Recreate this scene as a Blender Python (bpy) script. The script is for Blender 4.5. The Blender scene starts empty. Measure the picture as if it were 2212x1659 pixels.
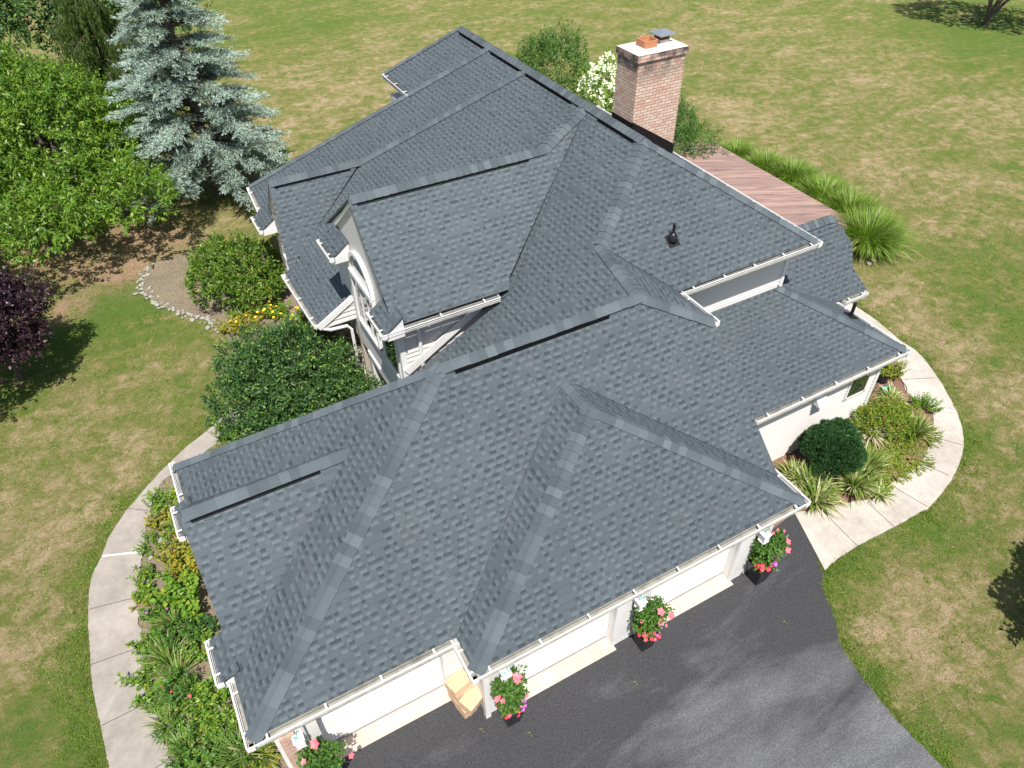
import bpy, bmesh, math, random
import numpy as np
from mathutils import Vector, Matrix
random.seed(7); rng = np.random.default_rng(11)
SC = bpy.context.scene
COL = SC.collection

# ------------------------------------------------------------------ camera, light, exposure
CAM = np.array([0.0, 0.0, 14.64])
PITCH, YAW, ROLL, FOC = 0.7375, 0.495, -0.01453, 1581.3     # focal length for a 2212 px wide frame
_f = np.array([math.sin(YAW)*math.cos(PITCH), math.cos(YAW)*math.cos(PITCH), -math.sin(PITCH)])
_r0 = np.array([math.cos(YAW), -math.sin(YAW), 0.0]); _u0 = np.cross(_r0, _f)
RGT = math.cos(ROLL)*_r0 + math.sin(ROLL)*_u0; UPV = -math.sin(ROLL)*_r0 + math.cos(ROLL)*_u0; FWD = _f
cd = bpy.data.cameras.new('camera'); cam = bpy.data.objects.new('camera', cd); COL.objects.link(cam)
cd.sensor_width = 36; cd.lens = FOC/2212*36; cd.clip_start = 0.1; cd.clip_end = 2000
M4 = Matrix(((RGT[0], UPV[0], -FWD[0], CAM[0]), (RGT[1], UPV[1], -FWD[1], CAM[1]), (RGT[2], UPV[2], -FWD[2], CAM[2]), (0, 0, 0, 1)))
cam.matrix_world = M4; SC.camera = cam

SUN = np.array([-0.17, -0.50, 1.0]); SUN = SUN/np.linalg.norm(SUN)       # direction towards the sun
w = bpy.data.worlds.new('World'); SC.world = w; w.use_nodes = True
nt = w.node_tree; bgn = nt.nodes['Background']; sky = nt.nodes.new('ShaderNodeTexSky'); sky.sky_type = 'NISHITA'
sky.sun_disc = False; sky.sun_elevation = math.asin(SUN[2]); sky.sun_rotation = math.atan2(SUN[0], SUN[1])
sky.air_density = 1.0; sky.dust_density = 1.5; nt.links.new(sky.outputs[0], bgn.inputs[0]); bgn.inputs[1].default_value = 0.075
sl = bpy.data.lights.new('sun', 'SUN'); sl.energy = 4.4; sl.angle = math.radians(0.53); sl.color = (1.0, 0.96, 0.9)
so = bpy.data.objects.new('sun', sl); COL.objects.link(so)
so.rotation_euler = Vector(SUN).to_track_quat('Z', 'Y').to_euler()
SC.view_settings.view_transform = 'Standard'; SC.view_settings.look = 'None'; SC.view_settings.exposure = 0.78; SC.view_settings.gamma = 1
SC.cycles.max_bounces = 6; SC.cycles.transparent_max_bounces = 8

# ------------------------------------------------------------------ survey: lines of sight -> points
def ray(u, v): return RGT*(u-1106)/FOC - UPV*(v-829.5)/FOC + FWD
def G(u, v, z=0.0):
    d = ray(u, v); return CAM + d*((z-CAM[2])/d[2])
def on_plane(uv, n, p0):
    d = ray(*uv); n = np.array(n, float); return CAM + d*(np.dot(np.array(p0)-CAM, n)/np.dot(d, n))
S = 12.0
def U(x, y, z): return np.array([x*S, y*S, z*S + CAM[2]])     # survey units -> metres
def vec(p): return Vector((float(p[0]), float(p[1]), float(p[2])))

# ------------------------------------------------------------------ materials
def new_mat(name):
    m = bpy.data.materials.new(name); m.use_nodes = True
    n = m.node_tree; b = n.nodes['Principled BSDF']; return m, n, b
class N:
    """small helper to write node maths"""
    def __init__(s, nt): s.t = nt
    def node(s, typ, **kw):
        n = s.t.nodes.new(typ)
        for k, v in kw.items(): setattr(n, k, v)
        return n
    def link(s, a, b): s.t.links.new(a, b)
    def m(s, op, a, b=None, c=None, clamp=False):
        n = s.node('ShaderNodeMath', operation=op, use_clamp=clamp)
        for i, x in enumerate((a, b, c)):
            if x is None: continue
            if isinstance(x, (int, float)): n.inputs[i].default_value = x
            else: s.link(x, n.inputs[i])
        return n.outputs[0]
    def mix(s, f, a, b, blend='MIX'):
        n = s.node('ShaderNodeMix', data_type='RGBA', blend_type=blend)
        for i, x in ((0, f), (6, a), (7, b)):
            if isinstance(x, (int, float)): n.inputs[i].default_value = x
            elif isinstance(x, tuple): n.inputs[i].default_value = x + (1,) if len(x) == 3 else x
            else: s.link(x, n.inputs[i])
        return n.outputs[2]
    def noise(s, vec=None, scale=5, detail=3, rough=0.55, dist=0.0):
        n = s.node('ShaderNodeTexNoise'); n.inputs['Scale'].default_value = scale; n.inputs['Detail'].default_value = detail
        n.inputs['Roughness'].default_value = rough; n.inputs['Distortion'].default_value = dist
        if vec is not None: s.link(vec, n.inputs['Vector'])
        return n.outputs[0]
    def ramp(s, f, stops):
        n = s.node('ShaderNodeValToRGB'); e = n.color_ramp.elements
        while len(e) < len(stops): e.new(0.5)
        for i, (p, c) in enumerate(stops):
            e[i].position = p; e[i].color = (c, c, c, 1) if isinstance(c, (int, float)) else tuple(c) + (1,)
        s.link(f, n.inputs[0]); return n.outputs[0]
    def pos(s): return s.node('ShaderNodeNewGeometry').outputs['Position']
    def bump(s, h, b, strength=0.3, dist=0.02):
        n = s.node('ShaderNodeBump'); n.inputs['Strength'].default_value = strength; n.inputs['Distance'].default_value = dist
        s.link(h, n.inputs['Height']); s.link(n.outputs[0], b.inputs['Normal'])

def plain(name, col, rough=0.6, metal=0.0, var=0.12, scale=3.0, dirt=None, spec=0.5, bump=0.0):
    m, nt, b = new_mat(name); q = N(nt); p = q.pos()
    n1 = q.noise(p, scale, 5, 0.6)
    f = q.m('MULTIPLY_ADD', n1, 2*var, 1-var)
    c = q.mix(1.0, col, f, 'MULTIPLY')
    if dirt: c = q.mix(q.m('MULTIPLY', q.ramp(q.noise(p, scale*0.6, 6, 0.7), [(0.5, 0.0), (0.72, 1.0)]), dirt[1]), c, dirt[0])
    q.link(c, b.inputs['Base Color']); b.inputs['Roughness'].default_value = rough; b.inputs['Metallic'].default_value = metal
    b.inputs['Specular IOR Level'].default_value = spec
    if bump: q.bump(q.noise(p, scale*8, 4), b, bump, 0.01)
    return m

def shingle_mat():
    m, nt, b = new_mat('asphalt_shingle'); q = N(nt)
    uv = q.node('ShaderNodeUVMap').outputs[0]; sp = q.node('ShaderNodeSeparateXYZ'); q.link(uv, sp.inputs[0])
    E_ = 0.137
    vr = q.m('DIVIDE', sp.outputs[1], E_); row = q.m('FLOOR', vr); fv = q.m('FRACT', vr)
    def wn(a, bb, k):
        cv = q.node('ShaderNodeCombineXYZ'); q.link(a, cv.inputs[0]); q.link(bb, cv.inputs[1]); cv.inputs[2].default_value = k
        n = q.node('ShaderNodeTexWhiteNoise', noise_dimensions='3D'); q.link(cv.outputs[0], n.inputs[0]); return n.outputs[0]
    zero = q.m('MULTIPLY', row, 0.0)
    off = q.m('MULTIPLY', wn(row, zero, 1.3), 37.0)
    # uneven tab widths: warp u with a slow noise along the row
    cv = q.node('ShaderNodeCombineXYZ'); q.link(sp.outputs[0], cv.inputs[0]); q.link(q.m('MULTIPLY', row, 7.31), cv.inputs[1])
    warp = q.m('MULTIPLY', q.noise(cv.outputs[0], 3.1, 1, 0.5), 0.30)
    uu = q.m('ADD', q.m('DIVIDE', q.m('ADD', sp.outputs[0], warp), 0.225), off)
    cell = q.m('FLOOR', uu); fu = q.m('FRACT', uu)
    r1 = wn(cell, row, 2.1); r2 = wn(cell, row, 5.7); r3 = wn(cell, row, 9.2)
    a = q.m('MULTIPLY_ADD', r1, 0.22, 0.06); wd = q.m('MULTIPLY_ADD', r2, 0.34, 0.36)
    s0 = q.m('GREATER_THAN', fu, a); s1 = q.m('LESS_THAN', fu, q.m('ADD', a, wd))
    slot = q.m('MULTIPLY', s0, s1)                                     # cut-out between two raised tabs
    slot = q.m('MULTIPLY', slot, q.m('GREATER_THAN', r3, 0.10))
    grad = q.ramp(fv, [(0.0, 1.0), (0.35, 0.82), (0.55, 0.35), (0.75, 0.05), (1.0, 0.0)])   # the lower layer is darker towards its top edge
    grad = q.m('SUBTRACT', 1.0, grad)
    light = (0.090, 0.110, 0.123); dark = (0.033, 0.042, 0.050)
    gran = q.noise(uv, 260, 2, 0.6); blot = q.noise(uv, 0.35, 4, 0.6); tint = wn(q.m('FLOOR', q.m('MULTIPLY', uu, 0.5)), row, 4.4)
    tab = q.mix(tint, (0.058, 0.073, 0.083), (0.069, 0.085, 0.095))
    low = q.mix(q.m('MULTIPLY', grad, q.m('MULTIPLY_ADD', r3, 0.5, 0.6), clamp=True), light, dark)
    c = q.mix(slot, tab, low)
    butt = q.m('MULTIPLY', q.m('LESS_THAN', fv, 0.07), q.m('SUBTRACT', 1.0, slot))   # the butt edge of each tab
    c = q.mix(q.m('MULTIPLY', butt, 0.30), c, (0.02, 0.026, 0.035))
    c = q.mix(1.0, c, q.m('MULTIPLY_ADD', gran, 0.5, 0.75), 'MULTIPLY')
    c = q.mix(1.0, c, q.m('MULTIPLY_ADD', blot, 0.40, 0.80), 'MULTIPLY')
    c = q.mix(q.m('MULTIPLY', q.ramp(q.noise(uv, 1.6, 3, 0.6), [(0.55, 0.0), (0.75, 1.0)]), 0.25), c, (0.105, 0.098, 0.105))
    mp = q.node('ShaderNodeMapping'); q.link(uv, mp.inputs[0]); mp.inputs['Scale'].default_value = (2.2, 0.28, 1)
    c = q.mix(1.0, c, q.m('MULTIPLY_ADD', q.noise(mp.outputs[0], 1.0, 5, 0.7), 0.26, 0.87), 'MULTIPLY')
    oi = q.node('ShaderNodeObjectInfo').outputs['Random']; c = q.mix(1.0, c, q.m('MULTIPLY_ADD', oi, 0.12, 0.94), 'MULTIPLY')
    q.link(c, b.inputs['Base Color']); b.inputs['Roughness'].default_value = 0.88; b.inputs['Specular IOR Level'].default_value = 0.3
    h = q.m('ADD', q.m('MULTIPLY', q.m('SUBTRACT', 1.0, slot), 0.6), q.m('MULTIPLY', fv, -0.7))
    h = q.m('ADD', h, q.m('MULTIPLY', gran, 0.15)); q.bump(h, b, 0.55, 0.008)
    return m

def cap_mat():
    m, nt, b = new_mat('ridge_cap_shingle'); q = N(nt); g = q.node('ShaderNodeNewGeometry')
    r = g.outputs['Random Per Island']
    c = q.mix(r, (0.060, 0.074, 0.084), (0.098, 0.117, 0.131))
    c = q.mix(1.0, c, q.m('MULTIPLY_ADD', q.noise(g.outputs['Position'], 190, 2, 0.6), 0.9, 0.55), 'MULTIPLY')
    q.link(c, b.inputs['Base Color']); b.inputs['Roughness'].default_value = 0.9; b.inputs['Specular IOR Level'].default_value = 0.3
    return m

def brick_mat(name, c1, c2, mortar, bw=0.2, bh=0.068, soot=None, vary=True):
    m, nt, b = new_mat(name); q = N(nt)
    uv = q.node('ShaderNodeUVMap').outputs[0]
    t = q.node('ShaderNodeTexBrick'); q.link(uv, t.inputs[0]); t.inputs['Scale'].default_value = 1
    t.inputs['Brick Width'].default_value = bw; t.inputs['Row Height'].default_value = bh; t.inputs['Mortar Size'].default_value = 0.006
    t.inputs['Mortar Smooth'].default_value = 0.2; t.inputs['Bias'].default_value = 0.1
    t.inputs['Color1'].default_value = c1 + (1,); t.inputs['Color2'].default_value = c2 + (1,); t.inputs['Mortar'].default_value = mortar + (1,)
    c = t.outputs[0]
    c = q.mix(q.ramp(q.noise(uv, 1.7, 4, 0.6), [(0.45, 0.0), (0.65, 0.5)]), c, (0.50, 0.46, 0.36), 'MULTIPLY') if soot is None and vary else c
    c = q.mix(1.0, c, q.m('MULTIPLY_ADD', q.noise(uv, 9, 4, 0.6), 0.7, 0.65), 'MULTIPLY')
    if soot is not None:
        sp = q.node('ShaderNodeSeparateXYZ'); q.link(q.pos(), sp.inputs[0])
        f = q.m('MULTIPLY', q.m('SUBTRACT', sp.outputs[2], soot-0.55), 1.6, clamp=True)
        f = q.m('MULTIPLY', f, q.ramp(q.noise(uv, 2.2, 5, 0.7), [(0.38, 0.0), (0.6, 1.0)]))
        c = q.mix(f, c, (0.055, 0.05, 0.048))
    q.link(c, b.inputs['Base Color']); b.inputs['Roughness'].default_value = 0.9
    q.bump(q.m('SUBTRACT', 1.0, t.outputs[1]), b, 0.7, 0.012)
    return m

def stone_wall_mat():
    m, nt, b = new_mat('field_stone'); q = N(nt); uv = q.node('ShaderNodeUVMap').outputs[0]
    mp = q.node('ShaderNodeMapping'); q.link(uv, mp.inputs[0]); mp.inputs['Scale'].default_value = (3.2, 6.5, 1)
    v = q.node('ShaderNodeTexVoronoi', feature='F1'); q.link(mp.outputs[0], v.inputs['Vector']); v.inputs['Scale'].default_value = 1
    e = q.node('ShaderNodeTexVoronoi', feature='DISTANCE_TO_EDGE'); q.link(mp.outputs[0], e.inputs['Vector']); e.inputs['Scale'].default_value = 1
    sp = q.node('ShaderNodeSeparateColor'); q.link(v.outputs['Color'], sp.inputs[0])
    c = q.mix(sp.outputs[0], (0.42, 0.36, 0.29), (0.25, 0.21, 0.18))
    c = q.mix(q.m('MULTIPLY', sp.outputs[1], 0.6), c, (0.50, 0.47, 0.42))
    c = q.mix(q.ramp(e.outputs['Distance'], [(0.02, 1.0), (0.09, 0.0)]), c, (0.12, 0.10, 0.08))
    q.link(c, b.inputs['Base Color']); b.inputs['Roughness'].default_value = 0.9
    q.bump(q.ramp(e.outputs['Distance'], [(0.0, 0.0), (0.2, 1.0)]), b, 0.8, 0.04); return m

def leaf_mat(name, c1, c2, c3=None, trans=0.35, rough=0.45, f3=0.85):
    m, nt, b = new_mat(name); q = N(nt); g = q.node('ShaderNodeNewGeometry'); r = g.outputs['Random Per Island']
    c = q.mix(r, c1, c2)
    c = q.mix(1.0, c, q.m('MULTIPLY_ADD', q.noise(g.outputs['Position'], 1.3, 2, 0.5), 0.8, 0.6), 'MULTIPLY')
    if c3: c = q.mix(q.m('GREATER_THAN', r, f3), c, c3)
    q.link(c, b.inputs['Base Color']); b.inputs['Roughness'].default_value = rough; b.inputs['Specular IOR Level'].default_value = 0.35
    tr = q.node('ShaderNodeBsdfTranslucent'); q.link(q.mix(1.0, c, (1.3, 1.5, 0.5), 'MULTIPLY'), tr.inputs[0])
    mx = q.node('ShaderNodeMixShader'); mx.inputs[0].default_value = trans
    out = nt.nodes['Material Output']; q.link(b.outputs[0], mx.inputs[1]); q.link(tr.outputs[0], mx.inputs[2]); q.link(mx.outputs[0], out.inputs[0])
    return m

def bark_mat(name, c):
    return plain(name, c, 0.9, var=0.35, scale=9, bump=0.5)

def concrete_mat(name, col, stain):
    m, nt, b = new_mat(name); q = N(nt); p = q.pos()
    c = q.mix(q.ramp(q.noise(p, 0.7, 6, 0.65), [(0.35, 0.0), (0.7, 1.0)]), col, stain)
    c = q.mix(1.0, c, q.m('MULTIPLY_ADD', q.noise(p, 60, 3, 0.7), 0.5, 0.75), 'MULTIPLY')
    c = q.mix(1.0, c, q.m('MULTIPLY_ADD', q.noise(p, 4, 6, 0.8), 0.8, 0.6), 'MULTIPLY')
    q.link(c, b.inputs['Base Color']); b.inputs['Roughness'].default_value = 0.9; q.bump(q.noise(p, 90, 3), b, 0.3, 0.004)
    return m

def asphalt_mat():
    m, nt, b = new_mat('driveway_asphalt'); q = N(nt); p = q.pos()
    mp = q.node('ShaderNodeMapping'); q.link(p, mp.inputs[0]); mp.inputs['Rotation'].default_value = (0, 0, math.radians(4)); mp.inputs['Scale'].default_value = (0.45, 1.5, 1)
    big = q.noise(mp.outputs[0], 0.55, 5, 0.62, 0.4)
    sp = q.node('ShaderNodeSeparateXYZ'); q.link(p, sp.inputs[0])
    # the sealed strip in front of the doors is darker, the open drive is worn grey
    wv = q.m('ADD', q.m('ADD', q.m('MULTIPLY', sp.outputs[1], -0.16), 0.46), q.m('MULTIPLY', q.m('SUBTRACT', big, 0.5), 2.6))
    c = q.mix(q.m('ADD', wv, 0.28, clamp=True), (0.038, 0.038, 0.041), (0.145, 0.147, 0.155))
    gr = q.noise(p, 48, 3, 0.85)
    c = q.mix(1.0, c, q.ramp(gr, [(0.3, 0.35), (0.5, 0.95), (0.7, 2.0)]), 'MULTIPLY')
    q.link(c, b.inputs['Base Color']); b.inputs['Roughness'].default_value = 0.8; b.inputs['Specular IOR Level'].default_value = 0.35
    q.bump(gr, b, 0.5, 0.006); return m

def lawn_mat():
    m, nt, b = new_mat('dry_lawn'); q = N(nt); p = q.pos()
    at = q.node('ShaderNodeAttribute', attribute_name='green').outputs['Fac']; so_ = q.node('ShaderNodeAttribute', attribute_name='soil').outputs['Fac']
    mp = q.node('ShaderNodeMapping'); q.link(p, mp.inputs[0]); mp.inputs['Rotation'].default_value = (0, 0, 0.5); mp.inputs['Scale'].default_value = (0.7, 1.2, 1)
    def ex(x, k): return q.m('MULTIPLY_ADD', q.m('SUBTRACT', x, 0.5), k, 0.5)
    n1 = q.noise(mp.outputs[0], 0.50, 6, 0.7, 0.6); n2 = q.noise(p, 2.2, 6, 0.75, 0.4); n3 = ex(q.noise(p, 13, 5, 0.75, 0.3), 1.7); n4 = ex(q.noise(p, 34, 4, 0.8), 2.4)
    g = q.m('ADD', q.m('MULTIPLY', n1, 1.5), q.m('ADD', q.m('MULTIPLY', n2, 1.9), q.m('MULTIPLY', n3, 0.9))); g = q.m('ADD', g, q.m('MULTIPLY_ADD', n4, 0.45, 0.08))
    g = q.m('ADD', q.m('MULTIPLY', q.m('SUBTRACT', g, 2.45), 1.15), q.m('ADD', q.m('MULTIPLY', at, 0.65), 0.50), clamp=True)
    weed = q.ramp(q.noise(p, 1.15, 4, 0.6, 1.2), [(0.60, 0.0), (0.68, 0.45)]); g = q.m('ADD', g, weed, clamp=True)
    bare = q.ramp(q.noise(p, 0.9, 6, 0.75, 0.8), [(0.60, 0.0), (0.72, 0.5)]); g = q.m('SUBTRACT', g, bare, clamp=True)       # 0 dry .. 1 lush
    c = q.ramp(g, [(0.0, (0.480, 0.360, 0.225)), (0.24, (0.350, 0.285, 0.145)), (0.48, (0.235, 0.222, 0.078)), (0.72, (0.165, 0.198, 0.048)), (1.0, (0.110, 0.178, 0.034))])
    c = q.mix(q.m('MULTIPLY', q.ramp(q.noise(p, 0.22, 3), [(0.5, 0.0), (0.7, 1.0)]), 0.15), c, (0.16, 0.17, 0.03))
    s = q.m('MULTIPLY', so_, q.ramp(q.m('ADD', n2, q.m('MULTIPLY', n3, 0.3)), [(0.52, 0.0), (0.72, 1.0)]))
    c = q.mix(s, c, (0.40, 0.25, 0.17))
    c = q.mix(1.0, c, q.m('MULTIPLY_ADD', n4, 0.95, 0.50, clamp=False), 'MULTIPLY')
    c = q.mix(1.0, c, q.m('MULTIPLY_ADD', n3, 0.6, 0.70), 'MULTIPLY')
    q.link(c, b.inputs['Base Color']); b.inputs['Roughness'].default_value = 0.95; b.inputs['Specular IOR Level'].default_value = 0.1
    q.bump(q.m('ADD', q.m('MULTIPLY', n3, 1.4), n4), b, 0.9, 0.035); return m

def soil_mat(name, a, c2, sc=14):
    m, nt, b = new_mat(name); q = N(nt); p = q.pos()
    n = q.noise(p, sc, 6, 0.75); c = q.mix(q.ramp(n, [(0.3, 0.0), (0.7, 1.0)]), a, c2)
    c = q.mix(1.0, c, q.m('MULTIPLY_ADD', q.noise(p, 1.2, 3), 0.6, 0.7), 'MULTIPLY')
    q.link(c, b.inputs['Base Color']); b.inputs['Roughness'].default_value = 0.95; q.bump(n, b, 0.9, 0.04); return m

def deck_mat():
    m, nt, b = new_mat('weathered_deck_wood'); q = N(nt); g = q.node('ShaderNodeNewGeometry'); p = g.outputs['Position']
    m0 = q.node('ShaderNodeMapping'); q.link(p, m0.inputs[0]); m0.inputs['Rotation'].default_value = (0, 0, math.radians(27.9)); mp = q.node('ShaderNodeMapping'); q.link(m0.outputs[0], mp.inputs[0]); mp.inputs['Scale'].default_value = (0.30, 3.2, 1)
    c = q.mix(g.outputs['Random Per Island'], (0.36, 0.235, 0.195), (0.25, 0.160, 0.135))
    c = q.mix(q.ramp(q.noise(mp.outputs[0], 2.0, 5, 0.7), [(0.46, 0.0), (0.66, 0.8)]), c, (0.105, 0.08, 0.075))
    c = q.mix(1.0, c, q.m('MULTIPLY_ADD', q.noise(p, 30, 3), 0.4, 0.8), 'MULTIPLY')
    q.link(c, b.inputs['Base Color']); b.inputs['Roughness'].default_value = 0.8; return m

def glass_mat(name, tint=(0.02, 0.026, 0.024)):
    m, nt, b = new_mat(name); q = N(nt); b.inputs['Base Color'].default_value = tint + (1,); b.inputs['Roughness'].default_value = 0.04
    b.inputs['Specular IOR Level'].default_value = 0.9; b.inputs['Coat Weight'].default_value = 0.6; b.inputs['Coat Roughness'].default_value = 0.03
    return m

MT = {}
MT['shingle'] = shingle_mat(); MT['cap'] = cap_mat()
MT['white'] = plain('white_vinyl_trim', (0.70, 0.69, 0.675), 0.45, var=0.04, dirt=((0.45, 0.43, 0.39), 0.35))
MT['siding'] = plain('vinyl_siding', (0.60, 0.575, 0.555), 0.5, var=0.03, scale=1.5, dirt=((0.55, 0.52, 0.48), 0.25))
MT['gutter'] = plain('gutter_metal', (0.70, 0.70, 0.69), 0.4, var=0.05, scale=4, dirt=((0.36, 0.34, 0.30), 0.45))
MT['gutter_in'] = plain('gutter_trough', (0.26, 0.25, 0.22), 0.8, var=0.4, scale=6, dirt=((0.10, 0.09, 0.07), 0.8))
MT['door'] = plain('garage_door_white', (0.84, 0.82, 0.80), 0.4, var=0.02)
MT['vent'] = plain('ridge_vent_black', (0.004, 0.004, 0.005), 0.9, var=0.2, spec=0.05)
MT['black'] = plain('black_metal', (0.010, 0.010, 0.012), 0.35, var=0.2)
MT['flash'] = plain('black_flashing', (0.008, 0.006, 0.008), 0.55, var=0.2, spec=0.3)
MT['brick'] = brick_mat('chimney_brick', (0.52, 0.30, 0.24), (0.60, 0.46, 0.37), (0.20, 0.14, 0.115), 0.205, 0.075, soot=10**0*9.0)
MT['brick2'] = brick_mat('red_brick', (0.20, 0.085, 0.06), (0.15, 0.06, 0.045), (0.12, 0.09, 0.08), 0.2, 0.07)
MT['brick3'] = brick_mat('pink_brick', (0.48, 0.27, 0.2), (0.55, 0.37, 0.3), (0.35, 0.3, 0.27), 0.2, 0.07)
MT['stonewall'] = stone_wall_mat()
MT['mortar'] = plain('mortar_crown', (0.62, 0.55, 0.50), 0.9, var=0.15, scale=5, dirt=((0.30, 0.27, 0.24), 0.6))
MT['clay'] = plain('clay_flue', (0.44, 0.19, 0.095), 0.7, var=0.15)
MT['steel'] = plain('galvanised_steel', (0.62, 0.65, 0.67), 0.3, 0.8, var=0.08)
MT['rust'] = plain('rusty_mesh', (0.10, 0.06, 0.045), 0.8, var=0.3, scale=20)
MT['walk'] = concrete_mat('walk_concrete', (0.325, 0.290, 0.255), (0.215, 0.19, 0.165))
MT['walk_r'] = concrete_mat('walk_concrete_pale', (0.45, 0.415, 0.365), (0.33, 0.29, 0.25))
MT['joint'] = plain('concrete_joint', (0.10, 0.085, 0.07), 0.9)
MT['jointw'] = plain('white_joint_strip', (0.75, 0.75, 0.78), 0.7, var=0.05)
MT['apron'] = concrete_mat('apron_concrete', (0.52, 0.44, 0.37), (0.44, 0.35, 0.29))
MT['asphalt'] = asphalt_mat(); MT['lawn'] = lawn_mat()
MT['soil'] = soil_mat('bed_soil', (0.105, 0.085, 0.055), (0.265, 0.205, 0.145)); MT['mulch'] = soil_mat('bark_mulch', (0.12, 0.06, 0.04), (0.30, 0.17, 0.12), 30)
MT['deck'] = deck_mat(); MT['glass'] = glass_mat('window_glass')
MT['wood'] = plain('weathered_post', (0.42, 0.38, 0.31), 0.85, var=0.3, scale=6)
MT['card'] = plain('cardboard', (0.56, 0.38, 0.24), 0.85, var=0.08, scale=2)
MT['tape'] = plain('packing_tape', (0.58, 0.42, 0.25), 0.3, var=0.04)
MT['pot'] = plain('black_planter', (0.008, 0.007, 0.008), 0.25, var=0.1)
MT['stone'] = plain('pale_stone', (0.27, 0.265, 0.225), 0.9, var=0.25, scale=7, bump=0.6)
MT['barkd'] = bark_mat('dark_bark', (0.085, 0.065, 0.052)); MT['barkg'] = bark_mat('grey_bark', (0.20, 0.165, 0.13))
MT['teal'] = plain('teal_plastic', (0.10, 0.42, 0.36), 0.4); MT['hose'] = plain('brown_hose', (0.10, 0.055, 0.04), 0.5)
MT['pinkf'] = leaf_mat('pink_petal', (0.80, 0.12, 0.18), (0.86, 0.25, 0.30), trans=0.25); MT['redf'] = leaf_mat('red_petal', (0.75, 0.03, 0.06), (0.82, 0.10, 0.16), trans=0.2)
MT['purpf'] = leaf_mat('magenta_petal', (0.62, 0.06, 0.42), (0.55, 0.16, 0.60), trans=0.2); MT['yelf'] = leaf_mat('yellow_petal', (0.85, 0.50, 0.02), (0.90, 0.62, 0.05), trans=0.2)
MT['whitef'] = leaf_mat('white_petal', (0.86, 0.88, 0.66), (0.92, 0.93, 0.86), trans=0.25)
MT['green'] = leaf_mat('cherry_leaf', (0.068, 0.150, 0.016), (0.165, 0.285, 0.030), (0.24, 0.33, 0.040), 0.35, 0.4)
MT['rhodo'] = leaf_mat('rhododendron_leaf', (0.055, 0.125, 0.014), (0.130, 0.225, 0.026), (0.27, 0.32, 0.05), 0.3, 0.45)
MT['shrub'] = leaf_mat('holly_leaf', (0.024, 0.068, 0.018), (0.060, 0.135, 0.030), (0.15, 0.26, 0.045), 0.25, 0.5, 0.84)
MT['pine'] = leaf_mat('mugo_needle', (0.020, 0.070, 0.020), (0.052, 0.130, 0.036), None, 0.1, 0.5)
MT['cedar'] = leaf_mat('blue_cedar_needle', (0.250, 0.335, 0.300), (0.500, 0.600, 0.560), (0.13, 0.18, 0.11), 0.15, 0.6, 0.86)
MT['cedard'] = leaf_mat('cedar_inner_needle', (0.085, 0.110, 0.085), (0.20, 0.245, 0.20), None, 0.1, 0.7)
MT['weep'] = leaf_mat('weeping_spruce_needle', (0.045, 0.090, 0.014), (0.110, 0.165, 0.028), (0.05, 0.05, 0.025), 0.15, 0.6)
MT['plum'] = leaf_mat('plum_leaf', (0.018, 0.008, 0.014), (0.048, 0.020, 0.030), (0.10, 0.06, 0.07), 0.2, 0.4, 0.92)
MT['perr'] = leaf_mat('perennial_leaf', (0.085, 0.185, 0.020), (0.185, 0.320, 0.035), (0.31, 0.35, 0.045), 0.35, 0.45)
MT['perd'] = leaf_mat('dark_perennial_leaf', (0.045, 0.115, 0.020), (0.100, 0.205, 0.032), None, 0.3, 0.45)
MT['yell'] = leaf_mat('yellowing_leaf', (0.22, 0.25, 0.03), (0.36, 0.34, 0.04), (0.40, 0.24, 0.04), 0.35, 0.5)
MT['blade'] = leaf_mat('lily_blade', (0.095, 0.185, 0.030), (0.200, 0.310, 0.060), (0.44, 0.38, 0.20), 0.3, 0.45, 0.80)
MT['spirea'] = leaf_mat('spirea_leaf', (0.12, 0.20, 0.02), (0.24, 0.34, 0.035), (0.32, 0.15, 0.04), 0.35, 0.5, 0.87)
MT['lily'] = leaf_mat('striped_lily_blade', (0.140, 0.230, 0.040), (0.270, 0.350, 0.080), (0.52, 0.47, 0.28), 0.3, 0.5, 0.78)
MT['orn'] = leaf_mat('ornamental_grass_blade', (0.100, 0.190, 0.022), (0.230, 0.345, 0.050), (0.42, 0.44, 0.16), 0.35, 0.5, 0.85)
MT['dry'] = leaf_mat('dried_blade', (0.50, 0.42, 0.27), (0.60, 0.52, 0.38), None, 0.2, 0.7)
MT['straw'] = leaf_mat('straw_blade', (0.33, 0.26, 0.14), (0.44, 0.35, 0.20), (0.24, 0.22, 0.09), 0.2, 0.8, 0.75)
MT['turf'] = leaf_mat('turf_blade', (0.130, 0.220, 0.032), (0.230, 0.330, 0.050), (0.25, 0.27, 0.06), 0.3, 0.6)
MT['lemon'] = leaf_mat('golden_groundcover_leaf', (0.165, 0.230, 0.020), (0.300, 0.350, 0.035), (0.36, 0.30, 0.10), 0.3, 0.5)

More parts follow.
